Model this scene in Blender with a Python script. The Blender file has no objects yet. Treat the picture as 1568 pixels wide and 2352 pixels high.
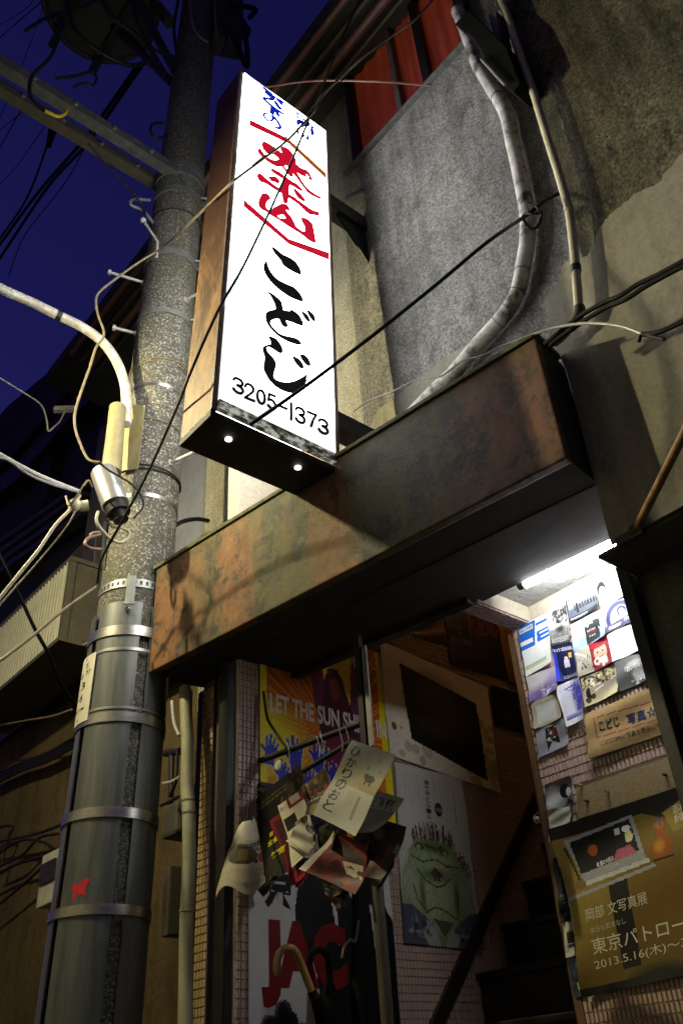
import bpy, bmesh, math, random
import numpy as np
from mathutils import Vector, Matrix
random.seed(11)
rng = np.random.default_rng(5)
sc = bpy.context.scene
COL = sc.collection

# ------------------------------------------------------------------ camera
ZC = 1.05                                   # camera height above the street
FPX, PW, PH = 1978.0, 1568.0, 2352.0        # focal length and frame in photo units
RC = np.array([[0.63780981, 0.46710607, 0.61238106],
               [0.76801679, -0.32598388, -0.5512574],
               [-0.05786933, 0.82191631, -0.56666102]])
cam_d = bpy.data.cameras.new("camera")
cam_d.sensor_fit = 'VERTICAL'; cam_d.sensor_height = 36.0; cam_d.sensor_width = 24.0
cam_d.lens = 36.0 * FPX / PH
cam_d.clip_start = 0.05; cam_d.clip_end = 600
cam = bpy.data.objects.new("camera", cam_d); COL.objects.link(cam)
cam.matrix_world = Matrix.Translation((0, 0, ZC)) @ Matrix(RC.tolist()).to_4x4()
sc.camera = cam

# ------------------------------------------------------------------ sky, dusk
world = bpy.data.worlds.new("World"); sc.world = world; world.use_nodes = True
wn = world.node_tree.nodes; wl = world.node_tree.links
bg = wn["Background"]
sky = wn.new("ShaderNodeTexSky"); sky.sky_type = 'NISHITA'; sky.sun_disc = False
sky.sun_elevation = math.radians(-1.0); sky.sun_rotation = math.radians(250)
tint = wn.new("ShaderNodeMix"); tint.data_type = 'RGBA'; tint.blend_type = 'MULTIPLY'
tint.inputs[0].default_value = 1.0
wl.new(sky.outputs[0], tint.inputs[6]); tint.inputs[7].default_value = (0.40, 0.31, 1.95, 1)
wl.new(tint.outputs[2], bg.inputs[0]); bg.inputs[1].default_value = 0.15
sun_d = bpy.data.lights.new("sun", 'SUN'); sun_d.energy = 0.002; sun_d.angle = math.radians(15); sun_d.color = (0.6, 0.65, 1.0)
sun = bpy.data.objects.new("sun", sun_d); COL.objects.link(sun); sun.rotation_euler = (math.radians(80), 0, math.radians(250))
vs = sc.view_settings
vs.view_transform = 'Standard'; vs.look = 'None'; vs.exposure = 0.0; vs.gamma = 1.0
sc.cycles.use_denoising = True
sc.cycles.max_bounces = 6; sc.cycles.diffuse_bounces = 3; sc.cycles.glossy_bounces = 3
sc.cycles.sample_clamp_indirect = 3.0

# ------------------------------------------------------------------ photo point -> place
O = np.array([0, 0, ZC])
def ray(px, py):
    d = RC @ np.array([px - PW / 2, -(py - PH / 2), -FPX]); return d / np.linalg.norm(d)
def hx(px, py, x): d = ray(px, py); return O + d * (x / d[0])
def hy(px, py, y): d = ray(px, py); return O + d * (y / d[1])
def hz(px, py, z): d = ray(px, py); return O + d * ((z - ZC) / d[2])
def hp(px, py, P, N):
    d = ray(px, py); N = np.array(N, float)
    return O + d * (((np.array(P, float) - O) @ N) / (d @ N))
def proj(P):
    d = RC.T @ (np.array(P) - O); return PW / 2 - FPX * d[0] / d[2], PH / 2 + FPX * d[1] / d[2]
def nrm(v): v = np.array(v, float); return v / max(1e-12, np.linalg.norm(v))

# ------------------------------------------------------------------ geometry helpers
def box(a, b):
    x0, y0, z0 = a; x1, y1, z1 = b
    v = [(x0,y0,z0),(x1,y0,z0),(x1,y1,z0),(x0,y1,z0),(x0,y0,z1),(x1,y0,z1),(x1,y1,z1),(x0,y1,z1)]
    return v, [(0,3,2,1),(4,5,6,7),(0,1,5,4),(1,2,6,5),(2,3,7,6),(3,0,4,7)]
def obox(c, ax, ay, az, hx_, hy_, hz_):
    c = np.array(c); ax, ay, az = nrm(ax), nrm(ay), nrm(az)
    v, f = box((-hx_,-hy_,-hz_), (hx_,hy_,hz_))
    return [tuple(c + p[0]*ax + p[1]*ay + p[2]*az) for p in v], f
def prism(poly, ext):
    n = len(poly); e = np.array(ext, float)
    v = [tuple(p) for p in poly] + [tuple(np.array(p) + e) for p in poly]
    f = [tuple(range(n)), tuple(range(2*n-1, n-1, -1))]
    f += [(i, i+n, (i+1) % n + n, (i+1) % n) for i in range(n)]
    return v, f
def smooth_path(pts, k=5):
    P = [np.array(p, float) for p in pts]
    if len(P) < 3: return P
    out = []
    Q = [2*P[0]-P[1]] + P + [2*P[-1]-P[-2]]
    for i in range(1, len(Q)-2):
        for j in range(k):
            t = j / k; a, b, c, d = Q[i-1], Q[i], Q[i+1], Q[i+2]
            out.append(0.5*((2*b)+(-a+c)*t+(2*a-5*b+4*c-d)*t*t+(-a+3*b-3*c+d)*t**3))
    out.append(P[-1]); return out
def tube(path, r, n=8, caps=True, flat=1.0):
    P = [np.array(p, float) for p in path]
    R = r if isinstance(r, (list, np.ndarray)) else [r]*len(P)
    v, f = [], []
    up = None
    for i, p in enumerate(P):
        t = nrm(P[min(i+1, len(P)-1)] - P[max(i-1, 0)])
        if up is None:
            up = np.array([0,0,1.0]) if abs(t[2]) < .9 else np.array([1.0,0,0])
        s = nrm(np.cross(t, up)); up = nrm(np.cross(s, t))
        for k in range(n):
            a = 2*math.pi*k/n
            v.append(tuple(p + R[i]*(math.cos(a)*s + flat*math.sin(a)*up)))
    for i in range(len(P)-1):
        for k in range(n):
            a, b = i*n+k, i*n+(k+1) % n
            f.append((a, b, b+n, a+n))
    if caps:
        f.append(tuple(range(n-1, -1, -1))); f.append(tuple(range((len(P)-1)*n, len(P)*n)))
    return v, f
def cyl(a, b, r, n=14, r2=None): return tube([a, b], [r, r if r2 is None else r2], n)
def ball(c, r, n=12, m=8, sq=(1,1,1)):
    v, f = [], []
    for i in range(m+1):
        th = math.pi*i/m
        for k in range(n):
            a = 2*math.pi*k/n
            v.append((c[0]+r*sq[0]*math.sin(th)*math.cos(a), c[1]+r*sq[1]*math.sin(th)*math.sin(a), c[2]+r*sq[2]*math.cos(th)))
    for i in range(m):
        for k in range(n):
            a, b = i*n+k, i*n+(k+1) % n
            f.append((a, a+n, b+n, b))
    return v, f
def sheet(P, N, M):                      # P(i/N, j/M) -> point
    v = [tuple(P(i/N, j/M)) for j in range(M+1) for i in range(N+1)]
    f = [(j*(N+1)+i, j*(N+1)+i+1, (j+1)*(N+1)+i+1, (j+1)*(N+1)+i) for j in range(M) for i in range(N)]
    return v, f
def merge(geos):
    V, F = [], []
    for v, f in geos:
        o = len(V); V += list(v); F += [tuple(i+o for i in q) for q in f]
    return V, F

WLOC = {}
def link(o, parent, loc):
    COL.objects.link(o)
    WLOC[o.name] = np.array(loc, float)
    if parent is not None:
        o.parent = parent; o.location = tuple(np.array(loc) - WLOC[parent.name])
    else: o.location = tuple(loc)
def tag(o, label=None, cat=None, group=None, kind=None):
    if label: o['label'] = label
    if cat: o['category'] = cat
    if group: o['group'] = group
    if kind: o['kind'] = kind
    return o
def thing(name, loc, label, cat, group=None):
    o = bpy.data.objects.new(name, None); o.empty_display_size = .1
    link(o, None, loc); return tag(o, label, cat, group)
def mk(name, geos, mat, parent=None, label=None, cat=None, group=None, kind=None, smooth=False, bevel=0, seg=2):
    if isinstance(geos, tuple): geos = [geos]
    V, F = merge(geos)
    A = np.array(V); lo, hi = A.min(0), A.max(0)
    org = np.array([(lo[0]+hi[0])/2, (lo[1]+hi[1])/2, lo[2]])
    me = bpy.data.meshes.new(name)
    me.from_pydata((A-org).tolist(), [], F)
    bm = bmesh.new(); bm.from_mesh(me)
    bmesh.ops.recalc_face_normals(bm, faces=bm.faces)
    if bevel:
        ed = [e for e in bm.edges if len(e.link_faces) == 2 and e.calc_face_angle(0) > .6]
        bmesh.ops.bevel(bm, geom=ed, offset=bevel, segments=seg, affect='EDGES', profile=.6)
    bm.to_mesh(me); bm.free()
    if smooth:
        me.polygons.foreach_set('use_smooth', [True]*len(me.polygons))
        me.set_sharp_from_angle(angle=math.radians(42))
    me.materials.append(mat)
    o = bpy.data.objects.new(name, me)
    link(o, parent, org)
    return tag(o, label, cat, group, kind)

# ------------------------------------------------------------------ materials
def lin(h):
    if isinstance(h, str):
        h = h.lstrip('#'); h = ''.join(x*2 for x in h) if len(h) == 3 else h; c = [int(h[i:i+2], 16)/255 for i in (0, 2, 4)]
        return tuple(x/12.92 if x <= .04045 else ((x+.055)/1.055)**2.4 for x in c)
    return tuple(h)
class NT:
    def __init__(s, name):
        s.m = bpy.data.materials.new(name); s.m.use_nodes = True
        s.t = s.m.node_tree; s.b = s.t.nodes['Principled BSDF']
        s.tc = s.t.nodes.new('ShaderNodeTexCoord')
    def n(s, ty, **k):
        x = s.t.nodes.new(ty)
        for a, v in k.items(): setattr(x, a, v)
        return x
    def l(s, a, b): s.t.links.new(a, b)
    def coords(s, scale=(1,1,1), src='Object', rot=(0,0,0)):
        mp = s.n('ShaderNodeMapping'); mp.inputs['Scale'].default_value = scale; mp.inputs['Rotation'].default_value = rot
        s.l(s.tc.outputs[src], mp.inputs[0]); return mp.outputs[0]
    def noise(s, scale, detail=4, rough=.6, vec=None, dist=0):
        x = s.n('ShaderNodeTexNoise'); x.inputs['Scale'].default_value = scale; x.inputs['Detail'].default_value = detail
        x.inputs['Roughness'].default_value = rough; x.inputs['Distortion'].default_value = dist
        s.l(vec if vec is not None else s.tc.outputs['Object'], x.inputs['Vector']); return x.outputs[0]
    def ramp(s, fac, stops):
        r = s.n('ShaderNodeValToRGB'); e = r.color_ramp.elements
        while len(e) < len(stops): e.new(.5)
        for i, (p, c) in enumerate(stops):
            e[i].position = p; e[i].color = (*lin(c), 1) if not isinstance(c, (int, float)) else (c, c, c, 1)
        s.l(fac, r.inputs[0]); return r.outputs[0]
    def mix(s, f, a, b, mode='MIX'):
        x = s.n('ShaderNodeMix', data_type='RGBA', blend_type=mode)
        for sock, val in ((0, f), (6, a), (7, b)):
            if isinstance(val, (int, float)): x.inputs[sock].default_value = val
            elif isinstance(val, (tuple, str)): x.inputs[sock].default_value = (*lin(val), 1)
            else: s.l(val, x.inputs[sock])
        return x.outputs[2]
    def bump(s, h, strength=.4, dist=.01):
        b = s.n('ShaderNodeBump'); b.inputs['Strength'].default_value = strength; b.inputs['Distance'].default_value = dist
        s.l(h, b.inputs['Height']); s.l(b.outputs[0], s.b.inputs['Normal'])
    def base(s, c):
        if isinstance(c, (tuple, str)): s.b.inputs['Base Color'].default_value = (*lin(c), 1)
        else: s.l(c, s.b.inputs['Base Color'])
    def fin(s, rough=.6, metal=0, spec=.5):
        if isinstance(rough, (int, float)): s.b.inputs['Roughness'].default_value = rough
        else: s.l(rough, s.b.inputs['Roughness'])
        s.b.inputs['Metallic'].default_value = metal; s.b.inputs['Specular IOR Level'].default_value = spec
        return s.m
def plain(name, a, b, scale=20, rough=.5, metal=0, bump=.1, bd=.002, spec=.5, stretch=(1,1,1)):
    t = NT(name); n = t.noise(scale, 5, .65, t.coords(stretch))
    t.base(t.ramp(n, [(.3, a), (.7, b)])); t.bump(n, bump, bd)
    return t.fin(rough, metal, spec)
def emis(name, col, strength):
    t = NT(name); t.base((.0, .0, .0)); t.b.inputs['Emission Color'].default_value = (*lin(col), 1)
    t.b.inputs['Emission Strength'].default_value = strength; return t.fin(.5, 0, .2)
M = {}
def M_concrete_pole():
    t = NT('pole_concrete')
    v = t.n('ShaderNodeTexVoronoi'); v.inputs['Scale'].default_value = 92; t.l(t.tc.outputs['Object'], v.inputs['Vector'])
    sep = t.n('ShaderNodeSeparateColor'); t.l(v.outputs['Color'], sep.inputs[0])
    stone = t.ramp(sep.outputs[0], [(.0, (.035,.033,.025)), (.35, (.10,.095,.075)), (.7, (.18,.173,.145)), (.97, (.34,.33,.30))])
    edge = t.ramp(v.outputs['Distance'], [(.30, 1.0), (.70, 0.0)])
    c = t.mix(edge, (.06,.057,.042), stone)
    big = t.noise(3.2, 5, .6, t.coords((1,1,.5)))
    c = t.mix(t.ramp(big, [(.46, 0.0), (.75, .6)]), c, (.055,.055,.025))
    t.base(c); t.bump(edge, .55, .004); return t.fin(.8)
M['pole'] = M_concrete_pole()
def M_stucco(name, a, b, streak, dirt, grain=110, bump=.5, stain=None):
    t = NT(name)
    g = t.noise(grain, 3, .6); w = t.noise(1.6, 6, .62); s = t.noise(3.0, 5, .6, t.coords((3.0, 3.0, .28)))
    c = t.ramp(g, [(.3, a), (.72, b)])
    c = t.mix(t.ramp(s, [(.45, 0.0), (.72, streak)]), c, dirt)
    c = t.mix(t.ramp(w, [(.45, 0.0), (.7, .6)]), c, dirt)
    c = t.mix(t.ramp(t.noise(9, 8, .75, t.coords((1.4,1.4,.7))), [(.52, 0.0), (.66, streak)]), c, dirt)
    if stain:
        pos = t.n('ShaderNodeSeparateXYZ'); t.l(t.tc.outputs['Object'], pos.inputs[0])
        mr = t.n('ShaderNodeMapRange'); mr.inputs[1].default_value = stain[0]; mr.inputs[2].default_value = stain[1]; t.l(pos.outputs[2], mr.inputs[0])
        sn = t.noise(14, 5, .65, t.coords((1,1,.12)))
        ad = t.n('ShaderNodeMath', operation='ADD'); t.l(mr.outputs[0], ad.inputs[0]); t.l(sn, ad.inputs[1])
        c = t.mix(t.ramp(ad.outputs[0], [(1.08, 0.0), (1.50, .85)]), c, (.03,.029,.02))
    t.base(c)
    g2 = t.noise(grain*.8, 4, .7); t.bump(g2, min(1, bump), .016); return t.fin(.92, 0, .2)
M['panel'] = M_stucco('panel_stucco', (.12,.12,.11), (.50,.495,.47), .6, (.06,.059,.05), 95, .9, (2.25, 2.66))
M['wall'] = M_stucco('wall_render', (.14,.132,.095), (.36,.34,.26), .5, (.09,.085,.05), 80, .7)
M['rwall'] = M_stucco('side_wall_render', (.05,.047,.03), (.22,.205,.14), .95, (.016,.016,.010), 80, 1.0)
M['patch'] = M_stucco('cement_patch', (.24,.232,.185), (.32,.31,.25), .45, (.12,.115,.085), 60, .25)
M['pale_wall'] = M_stucco('pale_wall', (.22,.21,.17), (.30,.29,.24), .2, (.45,.42,.34), 40, .3)
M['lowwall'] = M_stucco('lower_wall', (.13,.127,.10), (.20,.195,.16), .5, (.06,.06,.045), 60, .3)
def M_beam():
    t = NT('rusted_fascia_paint')
    pos = t.n('ShaderNodeSeparateXYZ'); t.l(t.tc.outputs['Object'], pos.inputs[0])
    vec = t.coords((1, 1, .10)); s = t.noise(7.5, 7, .68, vec, .3); f = t.noise(40, 8, .78); b = t.noise(2.6, 5, .65, t.coords((1,1,.5)))
    fr = t.ramp(f, [(.34, 0.0), (.66, 1.0)]); g3 = t.noise(9, 9, .76, t.coords((1,1,.8)))
    moss = t.mix(fr, (.026,.025,.008), (.120,.108,.034))
    rust = t.mix(t.ramp(g3, [(.3, 0.0), (.7, 1.0)]), (.065,.028,.010), (.25,.112,.036))
    # paint has worn through in broad panels along the beam
    mr = t.n('ShaderNodeMapRange'); mr.inputs[1].default_value = -1.04; mr.inputs[2].default_value = 1.04; t.l(pos.outputs[0], mr.inputs[0])
    mb = t.n('ShaderNodeMath', operation='SUBTRACT'); t.l(s, mb.inputs[0]); mb.inputs[1].default_value = .5
    mm = t.n('ShaderNodeMath', operation='MULTIPLY_ADD'); t.l(mb.outputs[0], mm.inputs[0]); mm.inputs[1].default_value = .34; t.l(mr.outputs[0], mm.inputs[2])
    wear = t.ramp(mm.outputs[0], [(.0, .74), (.10, .60), (.16, .34), (.23, .30), (.27, .74), (.31, .68), (.35, .08), (.43, .12), (.49, .50), (.58, .48), (.66, .02), (.80, .10)])
    wm = t.n('ShaderNodeMath', operation='MULTIPLY_ADD'); t.l(g3, wm.inputs[0]); wm.inputs[1].default_value = .9; t.l(wear, wm.inputs[2])
    c = t.mix(t.ramp(wm.outputs[0], [(.72, 0.0), (1.15, 1.0)]), moss, rust)
    red = t.mix(t.ramp(g3, [(.3, 0.0), (.7, 1.0)]), (.050,.022,.011), (.185,.072,.033))
    c = t.mix(t.ramp(mm.outputs[0], [(.74, 0.0), (.86, 1.0)]), c, red)
    spots = t.ramp(t.noise(7, 10, .80, None, .4), [(.50, 0.0), (.58, .92)])
    c = t.mix(spots, c, (.016,.016,.009))
    drip = t.ramp(t.noise(13, 5, .65, t.coords((1,1,.07))), [(.52, 0.0), (.72, .32)])
    c = t.mix(drip, c, (.24,.10,.03))
    runs = t.ramp(t.noise(17, 6, .68, t.coords((1,1,.12), rot=(0,0,.4))), [(.52, 0.0), (.78, .42)])
    c = t.mix(runs, c, (.024,.021,.011))
    mz = t.n('ShaderNodeMapRange'); mz.inputs[1].default_value = .40; mz.inputs[2].default_value = .55; t.l(pos.outputs[2], mz.inputs[0])
    lipf = t.n('ShaderNodeMath', operation='MULTIPLY'); t.l(mz.outputs[0], lipf.inputs[0]); t.l(fr, lipf.inputs[1])
    c = t.mix(lipf.outputs[0], c, (.075,.078,.028))
    t.base(c); t.bump(f, .4, .005); return t.fin(t.ramp(f, [(.3, .55), (.7, .85)]), 0, .35)
M['beam'] = M_beam()
M['moss_lip'] = plain('mossy_lip', (.035,.035,.014), (.13,.125,.05), 40, .9, 0, .5, .006)
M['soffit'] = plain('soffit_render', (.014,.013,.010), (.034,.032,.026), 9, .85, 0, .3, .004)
def M_rust():
    t = NT('rusted_sign_paint_lit_foot')
    pos = t.n('ShaderNodeSeparateXYZ'); t.l(t.tc.outputs['Object'], pos.inputs[0])
    f = t.noise(30, 8, .76, t.coords((1,1,.35))); b = t.noise(4.5, 8, .72, t.coords((1.3,1.3,.45)), .6)
    mr = t.n('ShaderNodeMapRange'); mr.inputs[1].default_value = 1.35; mr.inputs[2].default_value = .0; t.l(pos.outputs[2], mr.inputs[0])  # lamplight put into the rust colour: golden foot, dark top
    mb = t.n('ShaderNodeMath', operation='SUBTRACT'); t.l(b, mb.inputs[0]); mb.inputs[1].default_value = .5
    mm = t.n('ShaderNodeMath', operation='MULTIPLY_ADD'); t.l(mb.outputs[0], mm.inputs[0]); mm.inputs[1].default_value = 2.6; t.l(mr.outputs[0], mm.inputs[2])
    dk = t.mix(t.ramp(f, [(.3, 0.0), (.7, 1.0)]), (.022,.010,.005), (.085,.034,.014))
    lt = t.mix(t.ramp(f, [(.35, 0.0), (.65, 1.0)]), (.14,.058,.014), (.34,.205,.065))
    c = t.mix(t.ramp(mm.outputs[0], [(.25, 0.0), (.75, 1.0)]), dk, lt)
    t.base(c); t.bump(f, .35, .004); return t.fin(.6, 0, .4)
M['rust'] = M_rust()
M['sign_frame'] = plain('sign_frame_brown', (.10,.065,.05), (.19,.135,.115), 30, .55)
def M_grime():
    t = NT('grimy_backlit_plastic'); n = t.noise(15, 9, .72, t.coords((1,1,2))); t.base((.08,.08,.06))
    t.l(t.ramp(n, [(.42, (.006,.007,.003)), (.50, (.07,.072,.05)), (.60, (.55,.55,.50))]), t.b.inputs['Emission Color']); t.b.inputs['Emission Strength'].default_value = .8
    t.bump(n, .6, .006); return t.fin(.7)
M['grime'] = M_grime()
M['black_under'] = plain('black_sign_base', (.012,.011,.009), (.03,.027,.02), 14, .7)
def M_signface():
    t = NT('lit_acrylic'); g = t.coords((1,1,1), 'Generated'); sp = t.n('ShaderNodeSeparateXYZ'); t.l(g, sp.inputs[0])
    def edge(o, a, b):
        m = t.n('ShaderNodeMapRange'); m.inputs[1].default_value = a; m.inputs[2].default_value = b; t.l(o, m.inputs[0]); return m.outputs[0]
    def mth(op, x, y):
        m = t.n('ShaderNodeMath', operation=op)
        for i, v in enumerate((x, y)):
            if isinstance(v, (int, float)): m.inputs[i].default_value = v
            else: t.l(v, m.inputs[i])
        return m.outputs[0]
    n = t.noise(5, 7, .7); edge_dim = mth('MAXIMUM', edge(sp.outputs[1], .17, .0), edge(sp.outputs[2], .085, .0))
    edge_dim = mth('MAXIMUM', edge_dim, mth('MULTIPLY', edge(sp.outputs[2], .86, 1.0), edge(sp.outputs[1], .75, .05)))  # emission greyed towards left edge, foot and top-left corner
    d = mth('MULTIPLY', edge_dim, edge(n, .30, .62))
    c = t.mix(t.ramp(d, [(.05, 0.0), (.42, .95)]), (1,1,.975), (.082,.084,.079)); t.base((.8,.8,.8))
    c = t.mix(t.ramp(t.noise(38, 8, .8), [(.70, 0.0), (.74, .9)]), c, (.06,.06,.05))
    t.l(c, t.b.inputs['Emission Color']); t.b.inputs['Emission Strength'].default_value = 9.5; return t.fin(.35)
M['sign_face'] = M_signface()
M['sign_red'] = emis('backlit_red_film', (.62, .006, .03), .9)
M['sign_brown'] = emis('backlit_brown_film', (.42, .10, .012), .9)
M['sign_blue'] = emis('backlit_blue_film', (.004, .02, .48), .9)
M['sign_black'] = plain('black_film', (.006,.006,.006), (.013,.013,.013), 40, .55, 0, .02)
M['hole_light'] = emis('light_through_hole', (1, 1, 1), 4)
M['tube'] = emis('fluorescent_tube', (.97, .98, 1.0), 118.0)
M['steel'] = plain('galvanised_steel', (.19,.20,.205), (.31,.32,.32), 26, .48, .7, .08, .001, stretch=(1,1,.25))
M['galv_dull'] = plain('dull_galvanised', (.10,.10,.095), (.21,.21,.20), 22, .6, .5)
M['band'] = plain('stainless_band', (.30,.30,.28), (.48,.47,.44), 30, .34, .95, .04, .0006, stretch=(1,1,4))
M['guard'] = plain('guard_plate', (.065,.073,.072), (.155,.165,.16), 9, .42, .35, .08, .001, stretch=(3,3,.3))
M['bolt_white'] = plain('painted_bolt', (.24,.235,.21), (.42,.41,.37), 60, .5, .1)
M['cover'] = plain('cream_steel_cover', (.16,.13,.05), (.32,.275,.14), 14, .5, .1, .15, .003, stretch=(1,1,.5))
M['arm'] = plain('weathered_white_arm', (.30,.27,.19), (.68,.67,.60), 26, .45, .1, .2, .002)
M['arm_steel'] = plain('weathered_crossarm_steel', (.045,.045,.042), (.13,.13,.12), 16, .65, .4)
M['white_pipe'] = plain('white_pipe', (.55,.55,.52), (.75,.75,.72), 10, .42)
def M_bundle():
    t = NT('taped_pipe_bundle'); n = t.noise(7, 6, .7); b = t.noise(40, 3, .5)
    t.base(t.ramp(n, [(.38, (.05,.046,.034)), (.50, (.50,.48,.42)), (.66, (.76,.75,.72))])); t.bump(b, .25, .004); return t.fin(.55)
M['bundle'] = M_bundle()
M['cream_pipe'] = plain('cream_pipe', (.32,.30,.21), (.46,.44,.32), 12, .45)
M['wrap_pipe'] = plain('wrapped_pipe', (.26,.25,.15), (.42,.40,.26), 9, .6, 0, .2, .004)
M['black'] = plain('black_rubber', (.004,.004,.004), (.011,.011,.010), 40, .6, spec=.25)
M['dark_metal'] = plain('dark_metal', (.007,.0065,.006), (.018,.016,.013), 20, .5, .2)
M['matte_black'] = plain('matte_black', (.004,.004,.004), (.009,.009,.008), 20, .95, 0, .05, .001, .04)
M['red_wire'] = plain('reddish_wire', (.13,.06,.045), (.20,.09,.06), 30, .5)
M['brown_wire'] = plain('brown_wire', (.12,.095,.05), (.20,.16,.09), 30, .55)
M['cream_wire'] = plain('cream_wire', (.34,.31,.20), (.48,.45,.33), 40, .5)
M['white_wire'] = plain('white_wire', (.5,.5,.46), (.66,.66,.62), 40, .5)
M['grey_wire'] = plain('grey_wire', (.28,.28,.27), (.40,.40,.38), 40, .4)
M['yellow'] = plain('yellow_tape', (.25,.18,.005), (.36,.27,.01), 30, .5)
M['porcelain'] = plain('porcelain', (.46,.42,.26), (.66,.62,.45), 14, .25)
M['alu'] = plain('aluminium_can', (.46,.45,.42), (.60,.59,.56), 12, .32, .75, .05, .001, stretch=(1,1,.3))
M['siding'] = plain('grey_siding', (.12,.125,.135), (.165,.17,.18), 8, .5, .1, .03, .001)
M['ribbox'] = plain('pale_ribbed_metal', (.22,.22,.17), (.30,.30,.24), 10, .6)
M['brown_metal'] = plain('brown_metal', (.045,.04,.026), (.08,.07,.045), 12, .6, .1)
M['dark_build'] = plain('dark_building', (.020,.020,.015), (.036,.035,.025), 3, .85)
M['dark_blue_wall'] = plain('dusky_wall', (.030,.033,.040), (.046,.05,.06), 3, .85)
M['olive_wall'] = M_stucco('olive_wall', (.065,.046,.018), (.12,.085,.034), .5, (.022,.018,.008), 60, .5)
M['ceiling'] = M_stucco('ceiling_stucco', (.36,.36,.34), (.48,.48,.45), .0, (.3,.3,.28), 45, 1.0)
def M_tile(name, a, b, rough=.25):
    t = NT(name); oi = t.n('ShaderNodeObjectInfo')
    n = t.noise(60, 3, .5); w = t.n('ShaderNodeTexWhiteNoise'); vec = t.coords((50,50,31)); t.l(vec, w.inputs[0])
    t.base(t.mix(t.noise(14, 3, .6), a, b)); t.bump(n, .08, .001); return t.fin(rough)
M['tile'] = M_tile('pink_brown_tile', (.40,.27,.22), (.52,.38,.32))
M['tile_dark'] = M_tile('brown_glazed_tile', (.21,.13,.085), (.33,.22,.15))
M['tile_gold'] = M_tile('ochre_glazed_tile', (.34,.24,.09), (.46,.34,.16))
M['grout'] = plain('grout', (.38,.33,.25), (.50,.45,.36), 50, .9)
M['grout_dark'] = plain('dark_grout', (.10,.085,.06), (.15,.13,.10), 50, .9)
M['wood'] = plain('brown_wood', (.09,.045,.016), (.16,.08,.03), 12, .55, 0, .1, .002, stretch=(6,6,.6))
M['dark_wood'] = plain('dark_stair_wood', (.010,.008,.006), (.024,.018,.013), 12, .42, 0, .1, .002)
M['cane'] = plain('cane_wood', (.30,.18,.045), (.44,.28,.09), 14, .38, 0, .1, .001)
M['fabric_black'] = plain('black_umbrella_cloth', (.006,.006,.007), (.016,.015,.016), 30, .6)
M['chrome'] = plain('chrome', (.75,.75,.74), (.85,.85,.84), 10, .08, 1, 0)
def M_board():
    t = NT('hardboard'); n = t.noise(120, 3, .6); b = t.noise(4, 5, .6)
    t.base(t.mix(t.ramp(b, [(.4, 0.0), (.75, .35)]), t.ramp(n, [(.3, (.25,.175,.075)), (.7, (.36,.27,.13))]), (.16,.11,.05))); t.bump(n, .1, .001); return t.fin(.8)
M['board'] = M_board()
M['glass_dark'] = plain('dark_glass', (.02,.016,.01), (.03,.024,.016), 4, .45, spec=.2)
def M_red():
    t = NT('lit_red_curtain'); n = t.noise(2.2, 4, .6, t.coords((2.5, 1, .5))); t.base((.2,.02,.01))
    t.l(t.ramp(n, [(.3, (.045,.006,.002)), (.55, (.16,.022,.007)), (.78, (.34,.085,.02))]), t.b.inputs['Emission Color'])
    t.b.inputs['Emission Strength'].default_value = .33; return t.fin(.7)
M['curtain'] = M_red()
M['asphalt'] = plain('asphalt', (.035,.035,.036), (.06,.06,.06), 30, .9)
M['sticker'] = plain('red_paint', (.55,.004,.012), (.62,.006,.018), 30, .6)
M['plate'] = plain('cream_plate', (.58,.55,.42), (.66,.63,.50), 20, .5)
def M_paper():
    t = NT('printed_paper'); a = t.n('ShaderNodeAttribute'); a.attribute_name = 'Col'
    n = t.noise(25, 5, .6); t.base(t.mix(.12, a.outputs[0], t.ramp(n, [(.3, .55), (.7, 1.0)]), 'MULTIPLY')); t.bump(t.noise(9, 3, .5), .15, .004)
    return t.fin(.5, 0, .3)
M['paper'] = M_paper()
M['lamp_glow'] = emis('street_lamp_bulb', (1.0, .87, .50), 6600.0)
M['stair_glow'] = emis('stairwell_bulb', (1.0, .50, .18), 220.0)

# ================================================================== SETTING
def Z(r): return r + ZC
G0 = 0.0
mk('street', box((-30, -8, -.3), (25, 5, 0)), M['asphalt'], kind='structure')
mk('opposite_bounce_wall', box((-14, -2.3, .001), (9, -1.9, 4.4)), M['pale_wall'], kind='structure')  # unseen wall across the alley, added to bounce light into the shadows
XW, YB, YP, YR = -2.84, 2.70, 2.20, 2.11      # stair wall, poster wall, upper panel, right-hand wall
bd = nrm((.991, .136, 0)); bn = nrm((.136, -.991, 0)); up = np.array([0, 0, 1.0])
BL = np.array([-3.161, 1.653, Z(1.6)]); BR = np.array([-1.103, 1.936, Z(1.6)])

# ---- the bar building
bar = thing('bar_building', (-2.4, 2.5, 0), 'grey concrete building with rusty fascia beam over its poster-filled stair entrance', 'building')
mk('upper_wall', box((-3.82, 2.30, Z(1.78)), (-.93, 2.42, Z(5.9))), M['wall'], bar)
mk('wall_panel', box((hy(835, 985, YP)[0], YP, Z(1.9)), (-.935, 2.297, Z(4.545))), M['panel'], bar, bevel=.006, label='grey rough stuccoed panel below the red window')
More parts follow.
